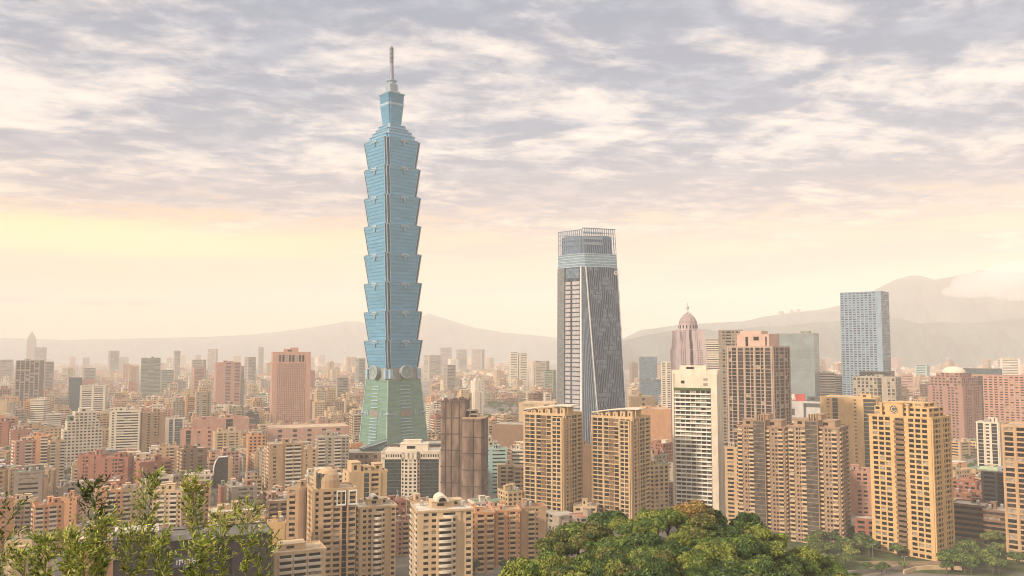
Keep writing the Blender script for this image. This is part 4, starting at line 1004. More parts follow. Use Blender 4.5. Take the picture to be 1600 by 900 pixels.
simple('apartment_block', 'dark block with pale balcony stripes below the red roofs', 'apartments', 1482, 1532, 790, 610, 'hh', side='hh', wall='brown', yb=850, k=.9, rv=-10, fh=3.6, hr=.55, roof=0, clut=1, land='the dark striped block')
simple('apartment_block', 'dark striped lower block in front of the green roofed one', 'apartments', 1530, 1582, 800, 585, 'hh', side='hh', wall='brown', yb=850, k=.9, rv=-10, fh=3.6, hr=.55, clut=1)
for i, (x0, x1, yt, Y, lab) in enumerate([(1482, 1520, 752, 700, 'low block with a bright rust red roof right of the golden tower'), (1505, 1545, 768, 690, 'low block with a red roof and dormer beside the green roofed block'), (1478, 1512, 772, 680, 'small brick block below the rust red roof')]):
    simple('apartment_block', lab, 'apartments', x0, x1, yt, Y, 'wwww', wall='brick red', yb=790, k=.8, rv=-12, roof=2, clut=1)
# --- front row, centre left
def round_tower(x0, x1, yt, Y, rv, lab, land, yb):
    b = B('apartment_tower', lab, 'apartments', x0, x1, yt, Y, rv, .85, 'cream', yb, land)
    b.shell(bays='swws'+'c'+'srw', side='bswwb', fh=3.15, wr=.62, hr=.5)
    b.shell(0, b.h-3, w=b.w*.28, d=b.d*.3, ox=-b.w*.02, oy=-b.d*.45, bays='c', side='w', fh=3.15)
    b.parapet(rm=ROOFS[4], over=.9); b.hut(.0, .05, .42, .4, 3.4)
    q = MB(); n = 12; r = b.w*.12; zz_ = b.h+3.9; x = -b.w*.02   # vaulted roof house
    pr = [(r*math.cos(math.pi*i/n), r*math.sin(math.pi*i/n)) for i in range(n+1)]
    vs = [(x+u, yy, zz_+v) for yy in (-b.d*.25, b.d*.2) for u, v in pr]
    q.poly(vs, [list(range(n+1)), list(range(n+1, 2*n+2))[::-1]]+[(i+1, i, n+1+i, n+2+i) for i in range(n)]); v = q.build('roof_vault', WM('white'), b.root)
    g = MB(); pr2 = [(u*.6, w_*.6) for u, w_ in pr]; g.poly([(x+u, -b.d*.25-e, zz_+.3+w_) for e in (.05, .2) for u, w_ in pr2], [list(range(n+1)), list(range(n+1, 2*n+2))[::-1]]+[(i+1, i, n+1+i, n+2+i) for i in range(n)]); g.build('vault_window', G_DARK, v)
    b.hut(.3, .2, .2, .3, 3); b.tank(-.35, .2); b.tank(.38, -.1)
    b.finish(90, ibal=60, balm=WM('white')); return b
round_tower(556, 620, 792, 500, 12, 'cream tower with bowed balconies and vaulted roof house, by the dark glass walls', 'the bowed balcony tower', 900)
round_tower(645, 738, 797, 480, 10, 'wide cream tower with bowed balconies and vaulted roof house below the netted tower', 'the wide bowed balcony tower', 900)
def cluster():
    b = B('apartment_tower', 'tan tower with framed top windows and a rounded dome', 'apartments', 486, 558, 765, 485, 10, .8, 'beige', 900, 'the dome topped tan tower')
    b.shell(bays='pwspbpWpgpW', side='swbws', fh=3.15, wr=.6, hr=.55); b.parapet(rm=ROOFS[1])
    z = lambda p: at(520, p, 475).z
    q = MB(); pr = [(b.w*.30, b.h), (b.w*.30, z(752)), (b.w*.26, z(744)), (b.w*.18, z(738)), (b.w*.06, z(734))]; q.lathe(pr, 20, -b.w*.12, 0); dm = q.build('dome', b.wm, b.root)
    g = MB()
    for i in range(5): g.box(-b.w*.40+i*1.7, -b.d*.30, b.h+1, -b.w*.40+i*1.7+.8, -b.d*.1, z(740)-i*.3)
    g.build('dome_slot', M_DKMETAL, dm)
    q = MB()
    for (a0, a1) in ((.56, .74), (.84, 1.0)):
        F_ = b.face('F'); F_.hexa(q, a0-.02, a0, .86, .98, .3, 1.1); F_.hexa(q, a1, a1+.02, .86, .98, .3, 1.1); F_.hexa(q, a0-.02, a1+.02, .98, .995, .3, 1.1); F_.hexa(q, a0-.02, a1+.02, .845, .86, .3, 1.1)
    q.build('window_frame', M_WHITE, b.root)
    b.finish(100, ibal=30, balm=WM('cream'))
    b = B('apartment_tower', 'tan wing with a rounded brown bay beside the dome topped tower', 'apartments', 455, 492, 763, 500, -6, .9, 'beige', 900)
    b.shell(bays='wws', side='wwsw', fh=3.15); q = MB(); q.lathe([(b.w*.24, 0), (b.w*.24, b.h-1), (b.w*.2, b.h+1)], 16, b.w*.22, -b.d*.5); q.build('round_bay', WM('brown'), b.root); b.parapet(); b.clutter(2); b.finish(60)
    b = B('apartment_tower', 'tan tower of stepped slabs with green glass strips behind the dome', 'apartments', 540, 606, 738, 545, 14, .7, 'sand', 790, 'the stepped slab tower')
    b.shell(bays='SSpgpWpS', side='SwS', fh=3.15); b.parapet(); b.hut(-.3, 0, .25, .7, 6); b.hut(0, 0, .2, .6, 3); b.hut(.33, .1, .22, .5, 4); b.finish(40, glassm=G_TEAL)
cluster()
def row(i, x0, x1, yt, Y, lab, wall, bays, roofm=1, rv=12):
    b = B('apartment_block', lab, 'apartments', x0, x1, yt, Y, rv, .7, wall, 885, 'the orange balcony row' if i == 0 else None)
    b.shell(bays=bays, side='wbw', fh=3.1, wr=.5, hr=.45); b.parapet(rm=ROOFS[roofm], over=.8); b.clutter(2, seed=i); b.finish(70, ibal=50, balm=WM('cream'))
row(0, 726, 772, 802, 520, 'orange block with an octagonal roof house below the netted tower', 'orange', 'snnsbsb')
row(1, 770, 812, 798, 535, 'orange block with paired balcony stacks, middle of the orange row', 'orange', 'sbspnbsn')
row(2, 808, 852, 793, 550, 'grey brown block with white balconies, touching the wooded knoll', 'tan', 'sSbwsS', 2)
row(3, 618, 650, 815, 560, 'pink brown block between the two bowed balcony towers', 'pink', 'swbws')
simple('apartment_block', 'cream block with plain yellow wall and metal roof frame', 'apartments', 425, 450, 818, 455, 'SSS', side='SS', wall='yellow', yb=870, k=.9, fh=3.2, clut=2, land='the plain yellow block')
simple('apartment_block', 'dark framed rooftop block behind the plain yellow block', 'apartments', 424, 457, 784, 560, 'pWpW', wall='brown', yb=815, k=.9, fh=3.2, clut=1)
def terraced():
    b = B('apartment_block', 'low cream terraced block with long balconies and a roof garden', 'apartments', 428, 512, 862, 430, 10, .7, 'cream', 900, 'the low terraced block')
    b.shell(bays='sbbbs', side='wbw', fh=3.1); b.parapet(rm=ROOFS[1]); b.hut(-.1, .1, .5, .5, 2.8)
    b.finish(20, ibal=30, balm=WM('white')); return b
terr = terraced()
# --- dark brick building near the bamboo, with a pale-lettered sign
def dark_brick():
    b = B('brick_building', 'dark brown brick building with flat roofs behind the bamboo', 'building', 200, 422, 842, 395, 4, .35, 'brown', 900, 'the dark brick building')
    b.wm = wallm('wall dark brick', (.040, .029, .024)); F_ = None
    b.shell(bays='SSSSGSS', side='SS', fh=4.5)
    b.parapet(rm=ROOFS[5], over=1.2, ph=.8)
    b.wall.box(-b.w*.49, -b.d*.5-3, 0, -b.w*.25, -b.d*.1, b.h+6)
    q = MB(); q.box(-b.w*.505, -b.d*.5-4, b.h+6, -b.w*.235, -b.d*.05, b.h+6.7); q.box(b.w*-.56, -b.d*.6, b.h-5, -b.w*.492, -b.d*.1, b.h-4); q.build('roof_slab', ROOFS[4], b.root)
    yf = -b.d/2-1.2; X0 = -b.w*.12; zc = at(268, 884, 375).z
    # small pale characters, too small to read
    g = MB()
    def st(x, z, w, h): g.box(X0+x, yf-.2, zc+z, X0+x+w, yf, zc+z+h)
    q = MB(); q.box(X0-1.5, yf, zc-2.2, X0+11, yf+.9, zc+2.2); sg = q.build('sign_board', M_DKMETAL, b.root)
    for (x, z, w, h) in ((0, -1, .35, 2.), (1.2, -1.2, .35, 2.2), (.9, .8, 1.7, .35), (2.3, -.2, .35, 1.3), (3.4, -1., .35, 2.), (3.4, .7, 1.8, .35), (4.3, -.6, .35, 1.4), (5.2, -1., .35, 2.), (6.6, -.9, .35, 2.2), (6.6, -.9, 1.5, .35), (7.8, -.9, .35, 1.1), (6.6, .1, 1.5, .35)): st(x, z, w, h)
    g.build('sign_lettering', M_WHITE, sg)
    b.finish(0)
dark_brick()
# --- lower left apartments
LL = [(-14, 28, 782, 560, 'orange', 'SSwS', 'bare salmon wall building at the left edge of the view', 840), (32, 66, 783, 580, 'cream', 'wbwbw', 'cream block with dense balconies and white roof edge', 850),
      (64, 107, 790, 570, 'orange', 'bwbws', 'peach block with tiny barred balconies and a windowed end wall', 850), (106, 134, 778, 620, 'orange', 'SSwS', 'orange block half hidden by bamboo', 830),
      (160, 196, 768, 600, 'orange', 'wsbw', 'peach tower with cream top behind the bamboo', 835), (194, 224, 766, 610, 'cream', 'bws', 'cream and pink block with a grey side', 830),
      (248, 296, 768, 600, 'cream', 'wbwbw', 'cream block with several roof huts above the dark brick building', 830), (290, 332, 760, 620, 'orange', 'Swbw', 'peach block with a white topped end above the dark brick building', 830),
      (25, 70, 845, 500, 'cream', 'SwwS', 'low cream house among the trees', 880), (35, 85, 868, 460, 'sand', 'SwS', 'flat roofed sand house at the foot of the bamboo', 895), (130, 190, 850, 490, 'orange', 'SSS', 'low orange roofed shed beside the dark brick building', 870),
      (135, 170, 838, 520, 'sand', 'SS', 'small sand coloured roof house behind the bamboo', 852), (100, 135, 762, 690, 'grey', 'SgS', 'grey framed block above the peach block', 790), (400, 424, 808, 520, 'beige', 'wbw', 'beige block left of the plain yellow block', 850), (335, 400, 800, 590, 'beige', 'wswws', 'beige stepped block above the dark brick building', 830),
      (28, 60, 690, 830, 'pink', 'wSbw', 'pink brown block above the cream balcony block', 735), (50, 84, 682, 860, 'orange', 'wwSb', 'peach block beside the stepped white office', 735), (84, 106, 690, 850, 'cream', 'bSb', 'cream slab touching the stepped white office', 728),
      (-10, 24, 660, 980, 'brick red', 'wSwS', 'red brown block at the left edge of the view', 705), (24, 52, 672, 960, 'rose', 'SwSw', 'dusty rose block before the white banded office', 700)]
for i, (x0, x1, yt, Y, wl, bays, lab, yb) in enumerate(LL):
    simple('apartment_block', lab, 'apartments', x0, x1, yt, Y, bays, side='wbw', wall=wl, yb=yb, k=.8, rv=[14, -12, 8, -18, 5][i % 5], fh=3.1, roof=i % 5, clut=3 if Y > 500 else 1, indiv=40 if Y < 700 else 0, balm=WM('white'), hr=.45, wr=.5, land=None)
# a few distant towers that read on the skyline
FAR = [(272, 282, 548, 3600, 'grey'), (301, 322, 562, 2600, 'grey'), (383, 400, 558, 2900, 'grey'), (404, 412, 542, 4200, 'grey'), (170, 186, 548, 4000, 'grey'), (325, 340, 545, 4300, 'grey'), (556, 571, 560, 2700, 'green grey'),
       (687, 706, 543, 4600, 'grey'), (712, 730, 546, 4700, 'concrete'), (737, 757, 546, 4200, 'grey'), (662, 690, 555, 3600, 'concrete'), (796, 809, 550, 2500, 'white'), (810, 824, 552, 2500, 'white'), (836, 858, 564, 2300, 'grey'), (693, 712, 570, 2400, 'grey'),
       (252, 272, 578, 2500, 'green grey'), (302, 320, 574, 2300, 'rose'), (370, 382, 572, 2000, 'green grey'), (66, 84, 565, 2300, 'grey'), (0, 20, 562, 3200, 'grey'), (130, 150, 575, 3000, 'grey'), (850, 868, 578, 1900, 'green grey'), (520, 545, 590, 2000, 'grey'), (1405, 1425, 585, 2100, 'pink'), (1560, 1590, 560, 2600, 'white'), (1430, 1450, 570, 2500, 'turquoise')]
WORD = {'grey': 'grey', 'green grey': 'greenish grey', 'white': 'pale', 'rose': 'rose', 'pink': 'pink', 'turquoise': 'turquoise', 'concrete': 'dull'}
FAR += [(1218, 1226, 486, 7900, 'grey'), (1236, 1241, 484, 7930, 'grey'), (1246, 1252, 483, 7960, 'grey')]
FARB = []
for i, (x0, x1, yt, Y, wl) in enumerate(FAR):
    b = B('distant_tower', 'x', 'tower', x0, x1, yt, Y, [12, -18, 30, 5][i % 4], .8, wl, yt+14, None, 'hazy towers of the far city')
    b.shell(bays='shhs', side='shs', fh=5 if Y > 2400 else 4, hr=.45); b.finish(0); FARB.append((b, wl, (x0+x1)/2, (yt+8), Y, 'tower'))

# ------------------------------------------------------------------ the rest of the city
def gpt(px, py):
    a = at(px, py, 1000.); k = (a.z-CZ)/1000.; Y = -CZ/k
    return a.x*Y/1000., Y
TREE_PATCH = [(1265,1480,842,870,50,1.05),(1478,1600,852,900,36,1.1),(1240,1335,866,898,16,1),(1335,1440,892,903,5,.7),(1482,1530,722,748,9,1),(755,822,636,668,20,1.2),(30,160,733,750,12,1),
              (385,416,768,784,4,1),(604,644,792,812,6,1),(640,815,888,905,9,1),(700,812,772,790,9,.8),(985,1050,750,782,9,1),(470,500,724,738,4,1),(4,40,838,870,6,1),(95,150,815,850,6,.9),(330,420,832,850,4,1),(1290,1340,832,846,6,.8)]
def in_patch(x, y):
    px, py = proj(x, y, 0)
    return any(a-6 < px < b+6 and c-4 < py < d+4 for a, b, c, d, n, s in TREE_PATCH)
def blocked(x, y, r):
    for h in HEROES:
        if abs(h[5]-x) < h[7]+r and abs(h[6]-y) < h[7]+r and math.hypot(h[5]-x, h[6]-y) < (h[7]+r)*.93: return True
    return in_patch(x, y)
def hmax(x, y, r, h):
    pxc, _ = proj(x, y, 0); hw = r*F/y
    for q in HEROES:
        if y < q[4] and pxc+hw > q[0] and pxc-hw < q[1]:
            lim = q[3]+2                        # roofs may not rise over what the photo shows of it
            zl = at(pxc, lim, y-r*.8).z
            if zl < h: h = zl
    return h
cand = []
rg_ = random.Random(11)
g0 = R(27)
def grid(Y0, Y1, pitch, road, jit):
    out = []; ext = Y1*1.15
    n = int(ext/pitch)+2
    for i in range(-n, n):
        for j in range(-n, n):
            u = i*pitch+(i//3)*road; v = j*pitch+(j//4)*road
            x = u*math.cos(g0)-v*math.sin(g0); y = u*math.sin(g0)+v*math.cos(g0)
            if y < Y0 or y > Y1: continue
            px = 800+F*x/y
            if px < -70 or px > 1670: continue
            out.append((x+rg_.uniform(-jit, jit), y+rg_.uniform(-jit, jit)))
    return out
WALLS = ['beige','tan','cream','pink','rose','orange','brick red','brown','grey','white','sand','concrete']
WWT = [16, 13, 18, 8, 4, 5, 4, 5, 7, 15, 14, 8]
def make_c(x, y, wmax):
    px = 800+F*x/y
    w = rg_.uniform(.55, .95)*wmax; d = rg_.uniform(.5, .9)*wmax
    q = rg_.random()
    h = rg_.uniform(14, 30) if q < .74 else rg_.uniform(30, 46) if q < .95 else rg_.uniform(46, 66)
    if y < 860 and px < 860: h = rg_.uniform(24, 46); w *= .82; d *= .9
    if px > 1260 and y < 1000: h = min(h, 24)
    if y > 1800: h = rg_.uniform(12, 26) if q < .95 else rg_.uniform(28, 50) if q < .992 else rg_.uniform(55, 85)
    if y > 3000: h = rg_.uniform(14, 34) if q < .965 else rg_.uniform(40, 95)
    r = max(w, d)*.62
    if blocked(x, y, r*.8): return None
    h = min(h, hmax(x, y, r, h))
    if h < 9: return None
    ptop = proj(x, y-r, h)[1]
    if 800 < px < 1275 and y < 760 and ptop > out_py(px)-2: return None
    if px > 1235 and y < 650: return None
    if ptop > 905: return None
    th = g0+(rg_.uniform(-.06, .06))+(R(90) if rg_.random() < .3 else 0)
    if y < 1000 and px < 600 and rg_.random() < .5: th = R(rg_.uniform(-12, 14))-math.atan((px-800)/F)
    wl = rg_.choices(WALLS, WWT)[0]
    if px > 1000 and y > 1600: wl = rg_.choice(['pink', 'grey', 'white', 'beige', 'rose', 'tan'])
    return dict(x=x, y=y, w=w, d=d, h=h, th=th, wl=wl, rf=rg_.choices(range(6), [28, 24, 14, 10, 14, 10])[0], px=px, ptop=ptop)
for (x, y) in grid(485, 1700, 25, 8, 2.5):
    c = make_c(x, y, 24)
    if c: cand.append(c)
for (x, y) in grid(1700, 3300, 33, 10, 4):
    c = make_c(x, y, 32)
    if c: cand.append(c)
for (x, y) in grid(3300, 6000, 62, 14, 12):
    c = make_c(x, y, 56)
    if c: cand.append(c)
# how much of each one shows: paint the view coarsely from near to far
cov = np.zeros((230, 400), np.int32); items = []
for h in HEROES: items.append((h[4], h[0], h[1], h[2], min(proj(h[5], h[6], 0)[1], 905), None))
for i, c in enumerate(cand):
    hw = max(c['w'], c['d'])*.5*F/c['y']; items.append((c['y'], c['px']-hw, c['px']+hw, c['ptop'], min(proj(c['x'], c['y'], 0)[1], 905), i))
items.sort(key=lambda t: t[0])
for px in range(810, 1270): 
    r0 = int(out_py(px)/4); cov[r0:, px//4] = 1
for Yv, a, b_, t, bo, i in items:
    a_, b2, t_, bo_ = max(0, int(a/4)), min(400, int(b_/4)+1), max(0, int(t/4)), min(225, int(bo/4)+1)
    if b2 <= a_ or bo_ <= t_: 
        if i is not None: cand[i]['vis'] = 0
        continue
    blk = cov[t_:bo_, a_:b2]; v = (blk == 0).sum()
    if i is not None: cand[i]['vis'] = int(v)
    blk[:] = 1
order = sorted(range(len(cand)), key=lambda i: -cand[i]['vis'])
NI = 278
solo = [cand[i] for i in order[:NI] if cand[i]['vis'] > 1]; rest = [cand[i] for i in order[NI:] if cand[i]['vis'] > 0]
GEN = []
FEAT = {'balcony': 'balconied', 'grid': 'square windowed', 'bands': 'strip windowed', 'plain': 'few windowed'}
def generic(c):
    b = Bld.__new__(Bld)
    b.w, b.d, b.h, b.rz, b.x, b.Y = c['w'], c['d'], c['h'], c['th'], c['x'], c['y']
    st = rg_.choices(['balcony', 'grid', 'bands', 'plain'], [40, 28, 12, 20])[0]
    off = st in ('bands',) or (st == 'grid' and rg_.random() < .4)
    b.name = 'office_block' if off else 'apartment_block'
    b.root = empty(b.name, (b.x, b.Y, 0), b.rz); b.wm = WM(c['wl'])
    b.wall = MB(); b.ac = MB(); b.roof = MB(); b.win = []; b.bal = []; b.extra = []
    nb = max(2, round(b.w/4.2)); ns = max(2, round(b.d/4.2))
    def bays(n):
        if st == 'balcony': return ''.join(rg_.choice(['b', 'w', 'b', 's', 'n']) for _ in range(n))+'s'
        if st == 'grid': return 'w'*n
        if st == 'bands': return 'shs' if n < 5 else 'shshs'
        return 's'+''.join(rg_.choice(['S', 'w', 'n']) for _ in range(n))+'s'
    fh = rg_.uniform(3.1, 3.5)
    setback = rg_.random() < .35 and b.h > 16
    H0 = b.h
    if setback: b.h = H0-fh*rg_.choice([1, 2, 2])
    b.shell(bays=bays(nb), side=bays(ns), fh=fh, wr=rg_.uniform(.45, .7), hr=rg_.uniform(.4, .56), T=.35)
    hb = b.h
    b.parapet(rm=ROOFS[c['rf']])
    if setback:
        ox, oy = rg_.uniform(-.12, .12)*b.w, rg_.uniform(-.05, .12)*b.d
        b.shell(hb+.26, H0, w=b.w*.62, d=b.d*.62, ox=ox, oy=oy, bays='wSw', side='wS', fh=fh)
        q = MB(); q.box(ox-b.w*.33, oy-b.d*.33, H0, ox+b.w*.33, oy+b.d*.33, H0+.4); q.build('upper_roof', ROOFS[c['rf']], b.root)
    n = rg_.choice([1, 2, 2, 3])
    for _ in range(n):
        b.hut(rg_.uniform(-.34, .34), rg_.uniform(-.3, .34), rg_.uniform(.14, .34), rg_.uniform(.16, .36), rg_.uniform(2.2, 4.5), win=c['y'] < 900, m=(b.wm if rg_.random() < .6 else rg_.choice([WM('cream'), WM('concrete'), WM('white'), ROOFS[2], ROOFS[3]])))
    if c['y'] < 1200: b.tank(rg_.uniform(-.4, .4), rg_.uniform(-.4, .4)); b.tank(rg_.uniform(-.4, .4), rg_.uniform(-.4, .4))
    if rg_.random() < .45 and c['y'] < 1000:
        q = MB(); x, y = rg_.uniform(-.3, .3)*b.w, rg_.uniform(-.3, .3)*b.d; zt = hb+rg_.uniform(5, 9); q.tube([(x, y, hb), (x, y, zt)], .12, 5)
        for k in range(3): q.box(x-.9, y-.04, zt-.5-k*.7, x+.9, y+.04, zt-.4-k*.7)
        q.build('antenna', M_METAL, b.root)
    if rg_.random() < .3 and c['y'] < 1100:      # metal roof shed on posts
        q = MB(); x, y = rg_.uniform(-.2, .2)*b.w, rg_.uniform(-.2, .2)*b.d; a = b.w*.24; e = b.d*.28
        for sx in (-1, 1):
            for sy in (-1, 1): q.box(x+sx*a*.9-.12, y+sy*e*.9-.12, hb+.26, x+sx*a*.9+.12, y+sy*e*.9+.12, hb+2.9)
        q.hexa([(x-a,y-e,hb+2.9),(x+a,y-e,hb+2.9),(x+a,y+e,hb+3.5),(x-a,y+e,hb+3.5),(x-a,y-e,hb+3.05),(x+a,y-e,hb+3.05),(x+a,y+e,hb+3.65),(x-a,y+e,hb+3.65)])
        q.build('roof_shed', rg_.choice([ROOFS[2], ROOFS[3], ROOFS[4], M_METAL]), b.root)
    b.finish(0, balm=rg_.choice([None, WM('white'), WM('cream')]), pw=(.6, .28, .12))
    hh = 'low' if H0 < 20 else 'medium' if H0 < 32 else 'tall'
    desc = f"{hh} {FEAT[st]} {c['wl']} block, {ROOFN[c['rf']]},"
    GEN.append((b.root, desc, c['px'], (c['ptop']+8), c['y'], 'office' if off else 'apartments', 'city blocks between the towers'))
for c in solo: generic(c)
for (b, wl, px, py, Y, cat_) in FARB: GEN.append((b.root, f"hazy {WORD[wl]} tower far off", px, py, Y, 'tower', 'hazy towers of the far city'))
# ---- everything farther: one mass
def mass(lst, name, detail):
    n = len(lst); A = lambda k: np.array([c[k] for c in lst], float)
    X, Yv, Wd, Dp, Hh, Th = A('x'), A('y'), A('w'), A('d'), A('h'), A('th')
    names = WALLS; wi = np.array([names.index(c['wl']) for c in lst]); ri = np.array([len(names)+c['rf'] for c in lst])
    mats = [WM(k) for k in names]+ROOFS+[G_DARK, G_MID]
    g = MB(); c_, s_ = np.cos(Th), np.sin(Th)
    def boxes(cx, cy, z0, hw, hd, z1, mi, mt, idx):
        sg = np.array([(-1,-1,0),(1,-1,0),(1,1,0),(-1,1,0),(-1,-1,1),(1,-1,1),(1,1,1),(-1,1,1)], float)
        lx = cx[:, None]+sg[None, :, 0]*hw[:, None]; ly = cy[:, None]+sg[None, :, 1]*hd[:, None]
        z = np.where(sg[None, :, 2] > 0, z1[:, None], z0[:, None])
        wx = X[idx][:, None]+lx*c_[idx][:, None]-ly*s_[idx][:, None]; wy = Yv[idx][:, None]+lx*s_[idx][:, None]+ly*c_[idx][:, None]
        V = np.stack([wx, wy, z], -1).reshape(-1, 3)
        Fq = (np.arange(len(idx))[:, None, None]*8+np.array(QF)[None]).reshape(-1, 4)
        M = np.repeat(mi, 6).reshape(-1, 6); M[:, 1] = mt
        g.quads(V, Fq, M.reshape(-1))
    I = np.arange(n); z0 = np.zeros(n)
    boxes(z0, z0, z0, Wd/2, Dp/2, Hh, wi, ri, I)
    r = RNG
    for k in range(2):
        fx, fy = r.uniform(-.3, .3, n)*Wd, r.uniform(-.3, .3, n)*Dp
        boxes(fx, fy, Hh, Wd*r.uniform(.08, .17, n), Dp*r.uniform(.08, .2, n), Hh+r.uniform(2, 4.5, n), np.where(r.random(n) < .5, wi, r.integers(0, 12, n)), np.where(r.random(n) < .5, ri, r.integers(12, 18, n)), I)
    Vs, Ms = [], []
    for i in range(n):
        if Yv[i] > detail: continue
        v = np.array([X[i], Yv[i]]); v /= np.linalg.norm(v); fh = 3.4 if Yv[i] < 2400 else 5.1
        nf = max(2, int(Hh[i]/fh))
        for (nx, ny, ww, off) in ((0, -1, Wd[i], Dp[i]/2), (1, 0, Dp[i], Wd[i]/2), (-1, 0, Dp[i], Wd[i]/2), (0, 1, Wd[i], Dp[i]/2)):
            wx, wy = nx*c_[i]-ny*s_[i], nx*s_[i]+ny*c_[i]
            if -(wx*v[0]+wy*v[1]) < .1: continue
            tx, ty = -wy, wx
            ns = max(2, int(ww/4.4)); keep = r.random(ns) < .86
            duty = r.uniform(.45, .9)
            for s2 in range(ns):
                if not keep[s2]: continue
                u0 = -ww/2+ww*(s2+.5-duty/2)/ns; u1 = -ww/2+ww*(s2+.5+duty/2)/ns
                bx, by = X[i]+wx*(off+.08), Yv[i]+wy*(off+.08)
                zz_ = np.arange(nf)*Hh[i]/nf+Hh[i]/nf*.3; ze = zz_+Hh[i]/nf*.45
                q = np.empty((nf, 4, 3)); 
                q[:, 0, 0] = q[:, 3, 0] = bx+tx*u0; q[:, 0, 1] = q[:, 3, 1] = by+ty*u0
                q[:, 1, 0] = q[:, 2, 0] = bx+tx*u1; q[:, 1, 1] = q[:, 2, 1] = by+ty*u1
                q[:, 0, 2] = q[:, 1, 2] = zz_; q[:, 2, 2] = q[:, 3, 2] = ze
                Vs.append(q.reshape(-1, 3)); Ms.append(np.where(r.random(nf) < .65, 18, 19))
    if Vs:
        V = np.concatenate(Vs); g.quads(V, np.arange(len(V)).reshape(-1, 4), np.concatenate(Ms))
    o = g.build(name, mats); tag(o, 'countless low blocks of the city fading into the haze', 'buildings', kind='stuff')
mass(rest, 'city_buildings', 3300)

# ---- labels that single each block out
ORD = ['', 'second ', 'third ', 'fourth ', 'fifth ', 'sixth ', 'seventh ', 'eighth ', 'ninth ', 'tenth ', 'eleventh ', 'twelfth ']
bk = {}
for it in GEN:
    o, desc, px, py, Y, cat_, grp = it
    best = min((l for l in LAND if l[0]), key=lambda l: math.hypot((l[1]-px)*1.0, (l[2]-py)*1.3)+abs(math.log(l[3]/Y))*40)
    dxp = px-best[1]
    rel = ('in front of' if Y < best[3] else 'behind') if abs(dxp) < 22 else ('left of' if dxp < 0 else 'right of')
    bk.setdefault((desc, rel, best[0]), []).append((math.hypot(dxp, py-best[2]), o, cat_, grp))
for (desc, rel, ld), L in bk.items():
    L.sort(key=lambda t: t[0])
    for k, (_, o, cat_, grp) in enumerate(L): tag(o, f"{ORD[k]}{desc} {rel} {ld}", cat_, grp)

# ------------------------------------------------------------------ trees
LEAF = [mat('leaf deep green', (.045, .085, .018), .6, .3, .8, c2=(.075, .125, .03)), mat('leaf mid green', (.085, .14, .022), .6, .3, .8, c2=(.13, .19, .035)),
        mat('leaf yellow green', (.23, .27, .035), .6, .25, .8, c2=(.32, .34, .06)), mat('leaf olive', (.15, .135, .035), .6, .3, .8, c2=(.20, .17, .045)), mat('leaf russet', (.38, .20, .05), .65, .3, .8, c2=(.48, .30, .10))]
BARK = mat('bark', (.12, .09, .065), .9, .3, 2.)
def tree_mesh(seed, rad, H, nl, ls, wts, name):
    r = np.random.default_rng(seed); nlobe = 15
    th = r.uniform(0, 6.28, nlobe); rr_ = rad*np.sqrt(r.uniform(0, 1, nlobe))*.72
    lc = np.stack([rr_*np.cos(th), rr_*np.sin(th), H*.62+(H*.30)*(1-(rr_/rad)**1.5)*r.uniform(.3, 1.15, nlobe)-H*.06], 1)
    lr = rad*r.uniform(.22, .42, nlobe)
    lobe = r.choice(nlobe, nl, p=(lr**2)/(lr**2).sum())
    d = r.normal(size=(nl, 3)); d[:, 2] = np.abs(d[:, 2])*1.0-.35*r.random(nl); d /= np.linalg.norm(d, axis=1)[:, None]
    sh = 1-np.abs(r.normal(0, .16, nl)); sh = np.where(r.random(nl) < .12, sh*1.18, sh)
    P = lc[lobe]+d*lr[lobe][:, None]*sh[:, None]*np.array([1.1, 1.1, .8])
    P += r.normal(0, .12, (nl, 3))*ls
    nrm = d*.9+r.normal(size=(nl, 3))*.55; nrm /= np.linalg.norm(nrm, axis=1)[:, None]
    t = np.cross(nrm, r.normal(size=(nl, 3))); t /= np.linalg.norm(t, axis=1)[:, None]; b = np.cross(nrm, t)
    s = (ls*r.uniform(.5, 1.3, nl))[:, None]
    V = np.stack([P-t*s, P+b*s*.42, P+t*s, P-b*s*.42], 1).reshape(-1, 3)
    lw = r.choice(len(wts), nlobe, p=wts); mi = np.where(r.random(nl) < .6, lw[lobe], r.choice(len(wts), nl, p=wts))
    g = MB(); g.quads(V, np.arange(nl*4).reshape(-1, 4), mi); crown = g.mesh(name+' crown', LEAF)
    k = MB(); k.tube([(0, 0, -1.5), (.05*H*.3, 0, H*.25), (0, .03*H, H*.55), (0, 0, H*.75)], [H*.032, H*.025, H*.018, H*.006], 7)
    for i in range(0, nlobe):
        z0 = H*(.3+.3*(i/nlobe)); e = lc[i]; k.tube([(0, 0, z0), tuple(np.array([e[0]*.5, e[1]*.5, z0+(e[2]-z0)*.6])), tuple(e)], [H*.012, H*.008, H*.003], 5)
    return crown, k.mesh(name+' trunk', BARK)
HUES = {'deep green': [.66, .26, .05, .03, 0.], 'mid green': [.20, .48, .27, .05, 0.], 'yellow green': [.06, .24, .64, .06, 0.], 'olive': [.16, .24, .14, .46, 0.], 'russet tipped': [.03, .12, .20, .15, .50]}
BIG = {}
for hi, (hn, w_) in enumerate(HUES.items()):
    for v in range(2): BIG[(hn, v)] = tree_mesh(100+hi*7+v, 4.6, 9.5, 9500, .30, w_, 'tree')
SML = {}
for hi, (hn, w_) in enumerate(list(HUES.items())[:4]):
    for v in range(2): SML[(hn, v)] = tree_mesh(300+hi*7+v, 4.4, 9., 1500, .62, w_, 'tree')
def put_tree(me, x, y, z, s, sz, rz):
    root = empty('broadleaf_tree', (x, y, z), rz); root.scale = (s, s, sz)
    for nm, m_ in (('crown', me[0]), ('trunk', me[1])):
        o = bpy.data.objects.new(nm, m_); COL.objects.link(o); o.parent = root
    return root
TR = []
